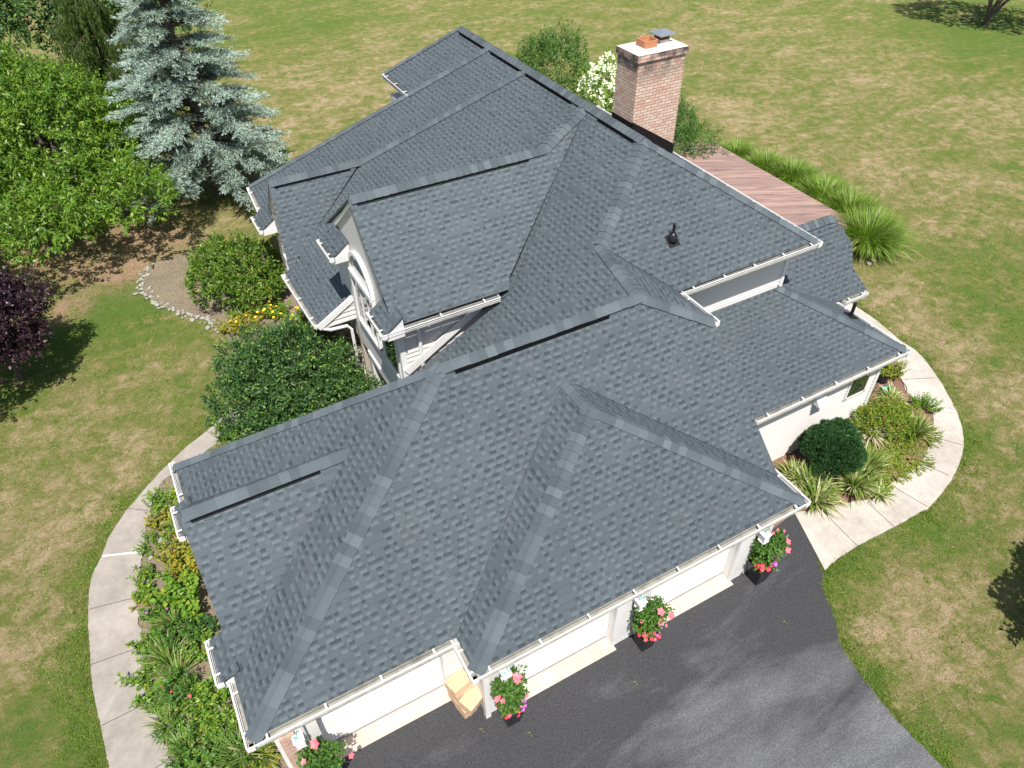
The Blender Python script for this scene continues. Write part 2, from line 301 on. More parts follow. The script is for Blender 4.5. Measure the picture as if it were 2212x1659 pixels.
# ------------------------------------------------------------------ mesh helpers
def link_mesh(name, me, mat, parent=None):
    o = bpy.data.objects.new(name, me)
    for mm in (mat if isinstance(mat, (list, tuple)) else [mat]):
        if mm is not None: me.materials.append(mm)
    COL.objects.link(o)
    if parent is not None:
        o.parent = parent
        o.matrix_parent_inverse = parent_inverse(parent)
    return o
def world_loc(o):
    l = Vector(o.location); p = o.parent
    return l
def parent_inverse(p):
    # parents carry only a translation (thing roots) or sit at the origin (part meshes)
    t = Vector((0, 0, 0)); q = p
    while q is not None:
        t += q.location; q = None if q.parent is None else None
    return Matrix.Translation(-t)
def tag(o, label=None, cat=None, group=None, kind=None):
    if label: o['label'] = label
    if cat: o['category'] = cat
    if group: o['group'] = group
    if kind: o['kind'] = kind
    return o
def thing(name, loc, label, cat, group=None):
    o = bpy.data.objects.new(name, None); COL.objects.link(o); o.location = vec(loc); o.empty_display_size = 0.3
    return tag(o, label, cat, group)

class MB:
    def __init__(s): s.v = []; s.f = []; s.uv = None; s.mi = []
    def add(s, vs, fs, mi=0):
        k = len(s.v); s.v += [tuple(float(c) for c in p) for p in vs]; s.f += [tuple(i+k for i in f) for f in fs]; s.mi += [mi]*len(fs); return s
    def box(s, c, size, ax=None, mi=0):
        c = np.array(c, float); h = np.array(size, float)/2
        A = np.eye(3) if ax is None else np.array(ax, float)
        P = [c + A[0]*h[0]*a + A[1]*h[1]*b + A[2]*h[2]*d for a in (-1, 1) for b in (-1, 1) for d in (-1, 1)]
        return s.add(P, [(0, 1, 3, 2), (4, 6, 7, 5), (0, 4, 5, 1), (2, 3, 7, 6), (0, 2, 6, 4), (1, 5, 7, 3)], mi)
    def bar(s, a, b, w, h, up=(0, 0, 1), mi=0):
        a = np.array(a, float); b = np.array(b, float); d = b-a; L = np.linalg.norm(d)
        if L < 1e-6: return s
        d /= L; u = np.array(up, float); sd = np.cross(d, u)
        if np.linalg.norm(sd) < 1e-4: sd = np.cross(d, (1, 0, 0))
        sd /= np.linalg.norm(sd); u = np.cross(sd, d)
        return s.box((a+b)/2, (L, w, h), (d, sd, u), mi)
    def tube(s, pts, rad, n=6, mi=0):
        pts = [np.array(p, float) for p in pts]; k = len(s.v); R = rad if isinstance(rad, (list, tuple)) else [rad]*len(pts)
        vs = []
        for i, p in enumerate(pts):
            d = pts[min(i+1, len(pts)-1)] - pts[max(i-1, 0)]; d = d/(np.linalg.norm(d)+1e-9)
            a = np.cross(d, (0.13, 0.21, 0.97)); a /= np.linalg.norm(a)+1e-9; b = np.cross(d, a)
            vs += [p + R[i]*(a*math.cos(t*2*math.pi/n) + b*math.sin(t*2*math.pi/n)) for t in range(n)]
        fs = [(i*n+j, i*n+(j+1) % n, (i+1)*n+(j+1) % n, (i+1)*n+j) for i in range(len(pts)-1) for j in range(n)]
        fs += [tuple(range(n-1, -1, -1)), tuple((len(pts)-1)*n+j for j in range(n))]
        return s.add(vs, fs, mi)
    def poly(s, pts, mi=0): return s.add(pts, [tuple(range(len(pts)))], mi)
    def prism(s, pts, d, mi=0):
        """closed slab: polygon pts and its copy moved by d"""
        n = len(pts); P = [np.array(p, float) for p in pts]; Q = [p + np.array(d, float) for p in P]
        return s.add(P+Q, [tuple(range(n)), tuple(range(2*n-1, n-1, -1))] + [(i, i+n, (i+1) % n+n, (i+1) % n) for i in range(n)], mi)
    def build(s, name, mat, parent=None, smooth=False, bevel=0):
        me = bpy.data.meshes.new(name); me.from_pydata(s.v, [], s.f); me.update()
        me.polygons.foreach_set('material_index', s.mi)
        o = link_mesh(name, me, mat, parent)
        bm = bmesh.new(); bm.from_mesh(me); bmesh.ops.recalc_face_normals(bm, faces=bm.faces)
        bm.to_mesh(me); bm.free()
        if smooth: me.polygons.foreach_set('use_smooth', [True]*len(me.polygons))
        if bevel:
            md = o.modifiers.new('b', 'BEVEL'); md.width = bevel; md.segments = 2; md.limit_method = 'ANGLE'
        return o
def fast_mesh(name, V, n_per, mat, parent=None, smooth=False):
    """V: (k*n_per,3) vertices, one face per n_per vertices"""
    V = np.asarray(V, np.float32).reshape(-1, 3); k = len(V)//n_per
    me = bpy.data.meshes.new(name); me.vertices.add(len(V)); me.vertices.foreach_set('co', V.ravel())
    me.loops.add(len(V)); me.loops.foreach_set('vertex_index', np.arange(len(V), dtype=np.int32))
    me.polygons.add(k); me.polygons.foreach_set('loop_start', np.arange(0, len(V), n_per, dtype=np.int32))
    me.update(calc_edges=True); me.validate()
    return link_mesh(name, me, mat, parent)
def box_uv(o, scale=1.0):
    me = o.data; uvl = me.uv_layers.new(name='UVMap'); me.update()
    for p in me.polygons:
        n = p.normal
        for li in p.loop_indices:
            c = me.vertices[me.loops[li].vertex_index].co
            if abs(n.z) > 0.8: q = (c.x, c.y)
            elif abs(n.x) > abs(n.y): q = (c.y, c.z)
            else: q = (c.x, c.z)
            uvl.data[li].uv = (q[0]*scale, q[1]*scale)

# ------------------------------------------------------------------ THE HOUSE
house = thing('house', (6.0, 12.0, 0.0), 'large white sided house with a dark grey shingled hip and gable roof filling the middle', 'house')
E = 1.0
def zof(z): return z
zg = -0.998
# key roof points (survey units)
RZ = -0.610; RX = 0.886
pA = (-.118, .523, zg); pG1L = (.307, .800, -.733); pJ = (.682, .800, -.733); pE = (-.118, 1.077, zg)
pV1 = (.183, .523, zg); pG2b = (.4985, .742, -.800); pG2f = (.4985, .665, -.800); pV2 = (.814, .523, zg)
pC = (.183, .4605, zg); pD = (.814, .4605, zg)
pHe = (.8105, .742, -.796); pHs = (.8105, .842, -.796); pP2r = (1.170, .845, -.796)
pR2 = (RX, 1.083, RZ); pN = (.698, .945, -.716); pQ = (RX, 1.285, RZ)
def P1z(x, s=.60): return RZ - s*(RX-x)
def on_P1(uv, s=.60):
    p = on_plane(uv, (-s, 0, 1), U(RX, 0, RZ)); return ((p[0])/S, p[1]/S, (p[2]-CAM[2])/S)
def on_z(uv, z): p = G(uv[0], uv[1], CAM[2]+z*S); return (p[0]/S, p[1]/S, z)
def on_pl3(uv, a, b, c):
    a, b, c = (U(*q) for q in (a, b, c)); n = np.cross(b-a, c-a); p = on_plane(uv, n, a); return (p[0]/S, p[1]/S, (p[2]-CAM[2])/S)

slopes = []
def roof(pts, extra_off=0.0, seed=0, lift=0.0):
    P = [U(*p) for p in pts]
    n = np.cross(P[1]-P[0], P[2]-P[0])
    for i in range(3, len(P)):
        nn = np.cross(P[i-1]-P[0], P[i]-P[0])
        n = n + (nn if np.dot(nn, n) > 0 else -nn)
    n /= np.linalg.norm(n)
    if n[2] < 0: n = -n; P = P[::-1]
    h = np.cross((0, 0, 1), n); h /= np.linalg.norm(h); s = np.cross(n, h)
    if s[2] < 0: s = -s
    b = MB(); b.prism([p + n*lift for p in P], -n*0.05)
    me = bpy.data.meshes.new('roof_slope'); me.from_pydata(b.v, [], b.f); me.update()
    uvl = me.uv_layers.new(name='UVMap')
    for li, l in enumerate(me.loops):
        c = np.array(me.vertices[l.vertex_index].co); uvl.data[li].uv = (float(c@h)+seed*3.7, float(c@s)+100.0)
    o = link_mesh('roof_slope', me, MT['shingle'], house)
    bm = bmesh.new(); bm.from_mesh(me); bmesh.ops.recalc_face_normals(bm, faces=bm.faces); bm.to_mesh(me); bm.free()
    slopes.append((o, n)); return n

nP3 = roof([pA, pV1, pG2b, pV2, (.8155, .523, zg), pHe, pJ, pG1L], seed=1)
nP4 = roof([pE, (-.118, .90, zg), (-.088, .90, -.980), (-.088, .70, -.980), (-.118, .70, zg), pA, pG1L], seed=2)
nP3b = roof([pG1L, pJ, (.682, 1.077, zg), pE], seed=3)
nG2l = roof([pC, pG2f, pG2b, pV1], seed=4); nG2r = roof([pD, pG2f, pG2b, pV2], seed=5); nG2f = roof([pC, pD, pG2f], seed=6)
nP6 = roof([pHe, pHs, pN, pJ], seed=7)
nP2 = roof([pHs, pP2r, pR2, pN], seed=8)
# the long slope to the left of the main ridge
V_ = on_P1((1102, 634)); J1 = on_P1((781, 352)); ridge1 = on_z((1000, 60), RZ); R1 = (RX, ridge1[1], RZ)
S1a = on_P1((832, 159)); S1b = on_P1((885, 204)); F0 = on_P1((540, 404)); F1 = on_P1((567, 462)); g1 = on_P1((616, 592)); g2 = on_P1((687, 702))
L1v = g1
xw = .328
lo_ = on_P1((700, 690))
P1L = [pQ, (RX, R1[1], RZ), S1a, S1b, F0, F1, (.280, F1[1], P1z(.280)), (.280, g1[1]+.010, P1z(.280)), (g1[0], g1[1]+.002, g1[2]), g1, g2, (xw, g2[1], P1z(xw)), (xw, 1.10, P1z(xw)), V_]
nP1 = roof(P1L, seed=9)
nP1b = roof([pQ, V_, (xw, 1.03, P1z(xw)), (xw, 1.02, P1z(xw)), pJ, pN, pR2], seed=9)
xb = 1.172
nBack = roof([pR2, pP2r, (xb, 1.62, -.796), (xb, 1.66, -.796), (RX, 1.66, RZ)], seed=10)
nBack2 = roof([(RX, 1.66, RZ), (1.06, 1.66, -.722), (1.06, R1[1], -.722), (RX, R1[1], RZ)], seed=10)
# cross gable with the arched window
k2 = .81; L2ze = -k2; L2ye = 1.245*k2; sL2 = (L2ze+.61)/(L2ye-1.285)*1.0
L2s = (-.61-L2ze)/(1.285-L2ye)
L2y = 1.226; L2z = L2ze + L2s*(L2y-L2ye)
L2x = .3225; L2e = .742
yr_e = 1.0165; ze_e = L2ze + L2s*(yr_e-L2ye)
nL2 = roof([(L2x-.012, yr_e, ze_e), (V_[0]-.002, yr_e, ze_e), (V_[0]+.01, V_[1]+.02, L2ze+L2s*(V_[1]+.02-L2ye)), pQ, (L2e, L2y, L2z), (L2x, L2y, L2z)], seed=11, lift=.01)
yf_e = 2*L2y - yr_e
roof([(L2x, L2y, L2z), (L2e, L2y, L2z), (.64, yf_e, ze_e), (L2x, yf_e, ze_e)], seed=12)
roof([pQ, (L2e, L2y, L2z), (.64, yf_e, ze_e-.02)], seed=13)
# stone gable, far left
L1y = J1[1]; L1z = -.826; ax1 = on_plane((577, 388), (0, 1, 0), U(0, L1y, 0)); L1x = ax1[0]/S; L1z = (ax1[2]-CAM[2])/S*0.5 + J1[2]*0.5
apx1 = (L1x, L1y, L1z); J1r = (J1[0], L1y, L1z); 
rb = on_pl3((637, 567), apx1, J1r, g1)
nL1 = roof([apx1, J1r, (g1[0]+.012, g1[1]+.002, g1[2]+.004), (L1x, rb[1], rb[2])], seed=14, lift=.012)
sl1 = (L1z-rb[2])/(L1y-rb[1])
roof([apx1, J1r, (J1[0]-.1, 2*L1y-rb[1], rb[2]), (L1x, 2*L1y-rb[1]+.0, rb[2])], seed=15)
# small gable on the garage's left end
GLy = .802; GLz = -.835; GLx = -.1115; sG = (GLz-zg)/(GLy-.632); GLj = -.118 + (GLz-zg)/((-.733-zg)/(.307+.118))
nGL = roof([(GLx, GLy, GLz), (GLj, GLy, GLz), (-.108, .634, zg+.003), (GLx, .632, zg)], seed=16, lift=.006)
roof([(GLx, GLy, GLz), (GLj, GLy, GLz), (-.108, 2*GLy-.634, zg+.003), (GLx, 2*GLy-.632, zg)], seed=17, lift=.006)
# right wing
yW = .6505; zW = -.998; sW = .34
hipW = on_pl3((1667, 614), (.8, yW, zW), (1.3, yW, zW), (1.0, .885, zW + sW*(.885-yW)))
wl = (.8255, yW, zW); wr = (1.301, yW, zW)
nP5 = roof([wl, wr, hipW, (hipW[0]-.02, .93, zW+sW*(.93-yW)), (.79, .93, zW+sW*(.93-yW)), (.79, yW+.03, zW+.03*sW), (.8255, yW+.03, zW+.03*sW)], seed=18)
nP5r = roof([wr, (1.301, .845, zW), (1.301, .93, zW), (hipW[0]-.04, .93, hipW[2]+.005), hipW], seed=19)
# far right gable over the deck side
yP = on_z((1871.6, 626), zg)[1]; m7 = .878
r7a = on_z((1801, 468), -m7); r7b = on_z((1700, 507), -m7)
e7 = (1.395, yP, zg); pl7 = (r7a, (r7a[0]-.3, r7a[1], r7a[2]), e7)
k1 = on_pl3((1840, 528), *pl7); k2_ = on_pl3((1840, 578), *pl7); k3 = on_pl3((1871.6, 626), *pl7)
nP7 = roof([(1.05, r7a[1], r7a[2]), r7a, k1, k2_, k3, (1.19, k3[1], k3[2]), (1.05, k3[1], k3[2])], seed=20, lift=.03)
nP7b = roof([(1.05, r7a[1], r7a[2]), r7a, (r7a[0]+.02, r7a[1]+.14, zg), (1.05, r7a[1]+.14, zg)], seed=21)

# ---- ridge and hip caps
def cap_line(pts, nl, nr, wid=.16, exp=.185, lift=.02, name='ridge_cap', parent=None):
    b = MB()
    P = [U(*p) for p in pts]
    for a, c in zip(P[:-1], P[1:]):
        d = c-a; L = np.linalg.norm(d)
        if L < .05: continue
        d = d/L; k = max(1, int(round(L/exp))); st = L/k
        def side(n):
            s = np.cross(d, n); s /= np.linalg.norm(s)
            return s
        sa = side(nl); sb = side(nr)
        # both must point down and away from each other
        if np.dot(sa, nl+nr) > 0 or sa[2] > 0: sa = -sa
        if sb[2] > 0: sb = -sb
        if np.dot(sa, sb) > 0.2: sb = -sb
        nm = (nl+nr); nm /= np.linalg.norm(nm)
        for i in range(k):
            w_ = wid*random.uniform(.97, 1.04); j = random.uniform(-.012, .012)
            p0 = a + d*(i*st+j); p1 = a + d*((i+1)*st+.03+j)
            def ln(p, h): return [p+sa*w_+nl*h*.9, p+sa*.05+nm*(h+.004), p+nm*(h+.012), p+sb*.05+nm*(h+.004), p+sb*w_+nr*h*.9]
            A0 = ln(p0, lift+.012); A1 = ln(p1, lift-.004); B0 = [q-nm*.010 for q in A0]
            b.add(A0+A1+B0, [(0, 1, 6, 5), (1, 2, 7, 6), (2, 3, 8, 7), (3, 4, 9, 8), (10, 11, 1, 0), (11, 12, 2, 1), (12, 13, 3, 2), (13, 14, 4, 3)])
    o = b.build(name, MT['cap'], parent or house); return o
def ridge_vent(a, b_, nl, nr, side_n, off=.182):
    """black louvred strip showing along the near edge of a raised ridge cap"""
    A, B = U(*a), U(*b_); d = (B-A)/np.linalg.norm(B-A); s = np.cross(d, side_n); s /= np.linalg.norm(s)
    if s[2] > 0: s = -s
    m = MB(); c0 = A+s*off+side_n*.035; c1 = B+s*off+side_n*.035
    m.bar(c0, c1, .032, .035, side_n); L = np.linalg.norm(B-A)
    m.bar(c0+s*.040-side_n*.022, c1+s*.040-side_n*.022, .014, .010, side_n)
    m.build('ridge_vent', MT['vent'], house)
cap_line([pA, pG1L], nP4, nP3); cap_line([pE, pG1L], nP3b, nP4)
cap_line([pJ, pG1L], nP3b, nP3, lift=.045)
cap_line([pC, pG2f], nG2l, nG2f); cap_line([pD, pG2f], nG2r, nG2f); cap_line([pG2f, pG2b], nG2l, nG2r)
cap_line([pHe, pJ], nP6, nP3, wid=.17); cap_line([pJ, pN], nP1b, nP6); cap_line([pN, pR2], nP1b, nP2); cap_line([pP2r, pR2], nBack, nP2)
cap_line([pR2, pQ, (RX, 1.66, RZ)], nBack, nP1, lift=.05, wid=.17); cap_line([(RX, 1.66, RZ), (RX, R1[1], RZ)], nBack2, nP1, lift=.05, wid=.17)
cap_line([(L2x+.004, L2y, L2z), (L2e, L2y, L2z)], np.array([0, .6, .8]), nL2, lift=.055, wid=.17)
cap_line([(L2e, L2y, L2z), (L2e+.05, L2y+.02, L2z+.018), pQ], nP1, nL2, wid=.17)
cap_line([(apx1[0]+.003, apx1[1], apx1[2]), J1r], np.array([0, .6, .8]), nL1, lift=.05, wid=.17)
def on_ridge(uv): q = on_z(uv, RZ); return (RX, q[1], RZ)
s2t = on_ridge((1138, 151)); s1t = on_ridge((1060, 102))
def flat_strip(a, b_, wid, n):
    """cap shingles laid along a change of roof section"""
    A, B = U(*a), U(*b_); d = (B-A); L = np.linalg.norm(d); d /= L; s = np.cross(n, d); m = MB(); k = int(L/.20)
    for i in range(k):
        p0 = A+d*(L*i/k); p1 = A+d*(L*(i+1)/k+.02); h0, h1 = .045, .02
        A0 = [p0-s*wid/2+n*h0*.7, p0+n*h0*1.5, p0+s*wid/2+n*h0*.9]; A1 = [p1-s*wid/2+n*h1*.7, p1+n*h1*1.5, p1+s*wid/2+n*h1*.9]
        m.add(A0+A1+[q-n*.015 for q in A0], [(0, 1, 4, 3), (1, 2, 5, 4), (6, 7, 1, 0), (7, 8, 2, 1)])
    m.build('ridge_cap', MT['cap'], house)
flat_strip(J1, s2t, .27, nP1); flat_strip(F0, S1b, .20, nP1); flat_strip(S1b, s1t, .27, nP1); flat_strip(S1a, R1, .16, nP1)
cap_line([(GLx+.004, GLy, GLz), (GLj, GLy, GLz)], np.array([0, .6, .8]), nGL, lift=.045, wid=.17)
cap_line([wr, hipW], nP5r, nP5, wid=.17)
cap_line([(1.06, r7a[1], r7a[2]+.003), (r7a[0]-.01, r7a[1], r7a[2]+.003)], nP7b, nP7, lift=.06, wid=.19)
rv = lambda a, b, n: ridge_vent(a, b, None, None, n)
rv((.326, .800, -.733), (.612, .800, -.733), nP3)
rv((L2x+.012, L2y, L2z), (.700, L2y, L2z), nL2)
rv((apx1[0]+.01, L1y, L1z), (apx1[0]+.205, L1y, L1z), nL1)
rv((GLx+.012, GLy, GLz), (.092, GLy, GLz), nGL)
rv(on_ridge((1002, 64)), on_ridge((1056, 97)), nP1); rv(on_ridge((1067, 106)), on_ridge((1128, 148)), nP1); rv(on_ridge((1139, 154)), on_ridge((1238, 215)), nP1)
rv(on_ridge((1297, 250)), on_ridge((1376, 298)), nP1b)
rv((1.225, r7a[1], r7a[2]+.003), (1.262, r7a[1], r7a[2]+.003), nP7)

# ---- valley lines (thin woven cut)
def valley(a, b_):
    A, B = U(*a), U(*b_); m = MB(); m.bar(A+np.array([0, 0, .006]), B+np.array([0, 0, .006]), .003, .006); m.build('valley_flashing', MT['flash'], house)
valley(pG2b, pV1); valley(pG2b, pV2); valley(pHs, pN); valley(pQ, V_); valley((GLj, GLy, GLz), (-.118, .634, zg))

# ---- gutters
def gutter(a, b_, out, hang=1.05, ends=(1, 1)):
    A, B = U(*a), U(*b_); out = np.array(out, float); d = B-A; L = np.linalg.norm(d); d /= L; up = np.array([0, 0, 1.]); W_ = .125
    m = MB()
    m.bar(A, B, .017, .014, up, 0); m.bar(A-up*.040-out*.016, B-up*.040-out*.016, .008, .070, up, 0); m.bar(A-up*.088-out*.034, B-up*.088-out*.034, .008, .05, up, 0)
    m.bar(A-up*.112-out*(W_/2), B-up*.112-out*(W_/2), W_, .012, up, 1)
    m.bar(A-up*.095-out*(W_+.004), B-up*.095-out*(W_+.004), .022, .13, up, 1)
    m.bar(A-up*.128-out*(W_/2+.02), B-up*.128-out*(W_/2+.02), W_*.7, .02, up, 0)
    n = max(1, int(L/hang))
    for i in range(n+1):
        t = min(max(L*(i+.35)/(n+.7), .1), L-.1); p = A+d*t; m.bar(p+up*.004, p-out*W_+up*.012, .035, .010, up, 0)
    if ends[0]: m.box(A-out*W_/2-up*.05, (.012, W_, .12), (d, out, up), 0)
    if ends[1]: m.box(B-out*W_/2-up*.05, (.012, W_, .12), (d, out, up), 0)
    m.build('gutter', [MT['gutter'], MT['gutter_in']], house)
X_, Y_ = (1, 0, 0), (0, 1, 0); mX, mY = (-1, 0, 0), (0, -1, 0)
gutter((-.127, .514, -1), (.174, .514, -1), mY); gutter((.174, .514, -1), (.174, .4515, -1), mX); gutter((.174, .4515, -1), (.8235, .4515, -1), mY)
gutter((.8235, .4515, -1), (.8235, .54, -1), X_); gutter((-.127, .514, -1), (-.127, .620, -1), mX); gutter((-.127, .981, -1), (-.127, 1.088, -1), mX)
gutter((.878, .6415, -1), (1.31, .6415, -1), mY); gutter((1.31, .6415, -1), (1.31, .842, -1), X_)
gutter((.8195, .836, -.798), (1.178, .836, -.798), mY); gutter((.8195, .836, -.798), (.8195, .735, -.798), X_)
gutter((1.178, .836, -.798), (1.178, 1.66, -.798), X_)
gutter((.281, L2ye, L2ze), (.522, L2ye, L2ze), mY)
def off(p, dx=0, dy=0, dz=0): return (p[0]+dx, p[1]+dy, p[2]+dz)
gutter(off(g1, -.010), off(g2, -.010), mX); gutter(off(F0, -.010), off(F1, -.010), mX)
gutter(off(S1a, -.010), off(S1b, -.010), mX)
gutter((1.325, yP-.01, -1), (1.40, yP-.01, -1), mY)

# ---- eave returns (little hipped boxes at the gable feet)
def eave_return(x0, y0, y1, z, xin, up_y, rise=.028):
    """gutter lip at x0 between y0,y1; meets the gable wall at xin; the roofed box stands on a white soffit box"""
    zt = z+rise
    m = MB(); a = U(x0+.009, y0, z); b_ = U(x0+.009, y1, z); c = U(xin, y1, z); d = U(xin, y0, z)
    m.prism([U(x0+.010, y0, z-.002), U(x0+.010, y1, z-.002), U(xin, y1, z-.002), U(xin, y0, z-.002)], (0, 0, -.17))
    for yy in (y0+.001, y1-.003): m.prism([U(x0+.010, yy, z-.002), U(xin, yy, z-.002), U(xin, yy, zt-.005)], (0, .02, 0))
    o = m.build('eave_return', MT['white'], house)
    ya, yb = y0, y1
    roof([(x0+.006, ya, z), (x0+.006, yb, z), (xin, yb, zt), (xin, ya, zt)], seed=31)
    gutter((x0, ya, z), (x0, yb, z), mX, hang=.6)
eave_return(-.143, .622, .698, -1.0, -.108, -1, .012)
eave_return(-.143, .908, .981, -1.0, -.108, 1, .012)
eave_return(.283, L2ye, L2ye+.080, L2ze, .326, 1)
fr = on_z((681.7, 518.7), -.805); fr2 = on_z((711, 558.7), -.805)
eave_return(.281, fr2[1], fr[1], -.806, .326, -1)
lr0 = on_z((518.0+521-.0, 470), -.97)
q1 = on_z((540, 470), -.985); q2 = on_z((560, 500), -.985)
eave_return((q1[0]+q2[0])/2, q2[1], q1[1], -.985, (q1[0]+q2[0])/2+.048, -1)

# ---- walls
def siding(p0, direction, length, z0, z1, out, clips=(), name='siding_wall', parent=None, exp=.115, lap=.034):
    """real lapped boards: sawtooth strips, then cut by planes (point, normal): keeps the side opposite the normal"""
    p0 = np.array(p0, float); d = np.array(direction, float); out = np.array(out, float); m = MB(); k = int(math.ceil((z1-z0)/exp)); up = np.array([0, 0, 1.])
    for i in range(k):
        a = z0+i*exp; c = min(a+exp, z1)
        q0 = p0*np.array([1, 1, 0])+up*a; q1_ = q0+d*length; t = up*(c-a)
        m.add([q0+out*lap, q1_+out*lap, q1_+t+out*.002, q0+t+out*.002, q0, q1_], [(0, 1, 2, 3), (4, 5, 1, 0)])
    me = bpy.data.meshes.new(name); me.from_pydata(m.v, [], m.f)
    bm = bmesh.new(); bm.from_mesh(me)
    for co, no in clips:
        bmesh.ops.bisect_plane(bm, geom=bm.verts[:]+bm.edges[:]+bm.faces[:], plane_co=vec(co), plane_no=vec(no), clear_outer=True)
    bm.to_mesh(me); bm.free()
    return link_mesh(name, me, MT['siding'], parent or house)
def solid(pts, z0, z1, mat, name='wall'):
    m = MB(); m.prism([(p[0]*S, p[1]*S, z0) for p in pts], (0, 0, z1-z0)); return m.build(name, mat, house)
ZE = CAM[2]-S*1.012
# cores behind the boards
solid([(-.088, .575), (.209, .575), (.209, .55), (.785, .55), (.785, 1.04), (-.088, 1.04)], 0, ZE, MT['siding'])
solid([(.80, .680), (1.276, .680), (1.276, .90), (.80, .90)], 0, ZE, MT['siding'])
solid([(.70, .888), (1.140, .888), (1.140, 1.70), (.70, 1.70)], 0, CAM[2]-S*.812, MT['siding'])
solid([(.335, 1.052), (.70, 1.052), (.70, 1.395), (.335, 1.395)], 1.92, CAM[2]-S*.83, MT['siding'])
solid([(.66, 1.5), (.9, 1.5), (.9, S1a[1]-.03), (.66+.03, S1a[1]-.03)], 0, U(0, 0, S1a[2])[2]-.55, MT['siding'])
solid([(1.06, .86), (1.36, .86), (1.36, 1.05), (1.06, 1.05)], 0, CAM[2]-S*1.02, MT['siding'])
# wing front wall
siding(U(.80, .677, 0), X_, (1.28-.80)*S, 0.0, ZE+.02, mY)
siding(U(1.28, .677, 0), Y_, .22*S, 0.0, ZE+.02, X_)
# upper floor wall under the high eave
siding(U(.80, .885, 0), X_, (1.1435-.80)*S, U(0, 0, -.935)[2], U(0, 0, -.808)[2], mY, exp=.115)
siding(U(1.1435, .885, 0), Y_, 8.5, U(0, 0, -1.0)[2], U(0, 0, -.808)[2], X_)
# arched-window gable wall: faces -x
def plane_under(a, b_, c, drop): 
    A, B, C = U(*a), U(*b_), U(*c); n = np.cross(B-A, C-A); n /= np.linalg.norm(n); n = n if n[2] > 0 else -n
    return (A-n*drop, n)
xwm = xw*S
cl1 = plane_under((L2x, L2y, L2z), (L2e, L2y, L2z), (L2x, yr_e, ze_e), .07); cl2 = plane_under((L2x, L2y, L2z), (L2e, L2y, L2z), (L2x, yf_e, ze_e), .07)
siding((xwm, 12.54, 0), Y_, 16.82-12.54, 1.88, 7.6, mX, clips=(cl1, cl2), exp=.125, lap=.011)
siding((xwm, 12.54, 0), X_, 3.2, 1.0, U(0, 0, -.83)[2], mY, exp=.125)
siding((xwm, 16.82, 0), X_, 1.6, 1.88, U(0, 0, -.83)[2], Y_)
m = MB(); m.prism([(xwm+.03, 12.60, 1.9), (xwm+.03, 16.76, 1.9), (xwm+.03, 16.76, 4.9), (xwm+.03, L2y*S, U(0, 0, L2z)[2]-.2), (xwm+.03, 12.60, 4.9)], (.1, 0, 0)); m.build('gable_wall', MT['siding'], house)
# lower part of that wing is set back under the overhang, with a white corner post
solid([(.372, 1.06), (.70, 1.06), (.70, 1.285), (.372, 1.285)], 0, 1.9, MT['siding'])
m = MB(); m.box((xwm+.05, 15.40, .95), (.16, .16, 1.9)); m.box((xwm+.02, 14.0, 1.84), (.14, 2.95, .16)); m.box((xwm+.02, 15.44+.7, 1.85), (.05, 1.4, .10)); m.build('porch_trim', MT['white'], house)
# stone gable
clp = plane_under(apx1, J1r, (L1x, rb[1], rb[2]), .07); clq = plane_under(apx1, J1r, (L1x, 2*L1y-rb[1], rb[2]), .07)
xs = L1x*S+.03
def gable_wall(x, ya, yb, z0, apex_y, apex_z, ze, mat, th=.12, name='gable_wall'):
    m = MB(); m.prism([(x, ya, z0), (x, yb, z0), (x, yb, ze), (x, apex_y, apex_z), (x, ya, ze)], (th, 0, 0)); o = m.build(name, mat, house); box_uv(o); return o
ez = U(0, 0, rb[2])[2]
gable_wall(xs, rb[1]*S+.25, (2*L1y-rb[1])*S-.3, 0, L1y*S, U(0, 0, L1z)[2]-.15, ez-.12, MT['stonewall'])
m = MB(); m.box((g2[0]*S+2.2, g2[1]*S+3.05, 1.3), (3.2, 4.6, 2.6)); 
o = m.build('stone_wall', MT['stonewall'], house); o.data.uv_layers or box_uv(o)
# brick porch wall and porch roof end
m = MB(); m.box((4.0, 17.25, 1.22), (1.8, .2, 2.44)); o = m.build('brick_wall', MT['brick2'], house); box_uv(o)
yq = g2[1]*S
tz = U(0, 0, P1z(xw))[2]; ezz = U(0, 0, g2[2])[2]
siding((g2[0]*S+.15, yq-.02, 0), X_, xwm-g2[0]*S-.15, ezz-.12, tz, mY, clips=(plane_under(g2, (xw, g2[1], P1z(xw)), (xw, g2[1]+.1, P1z(xw)), .12),), exp=.15, name='porch_gable')
m = MB(); m.bar((g2[0]*S-.02, yq-.06, ezz-.07), (xwm, yq-.06, tz-.07), .05, .17, (0, 0, 1)); m.build('rake_board', MT['white'], house)
m = MB(); m.prism([(g2[0]*S, yq-.02, ezz-.17), (xwm, yq-.02, ezz-.17), (xwm, yq+3, ezz-.17), (g2[0]*S, yq+3, ezz-.17)], (0, 0, .04)); m.build('porch_soffit', MT['white'], house)
# small gable wall, garage end
gable_wall(-.090*S, .655*S, .949*S, 0, GLy*S, U(0, 0, GLz)[2]-.16, ZE, MT['siding'])
siding((-.090*S, .66*S, 0), Y_, .284*S, 0, 3.9, mX, lap=.011, clips=(plane_under((GLx, GLy, GLz), (0, GLy, GLz), (GLx, .632, zg), .07), plane_under((GLx, GLy, GLz), (0, GLy, GLz), (GLx, 2*GLy-.632, zg), .07)))
siding((-.092*S, .549*S, 0), Y_, .11*S, 0, ZE, mX); siding((-.092*S, .944*S, 0), Y_, .1*S, 0, ZE, mX)
# right gable end beyond
gable_wall(1.36*S, .89*S, 1.04*S, 0, r7a[1]*S+.0, U(0, 0, r7a[2])[2]-.25, ZE, MT['siding'])

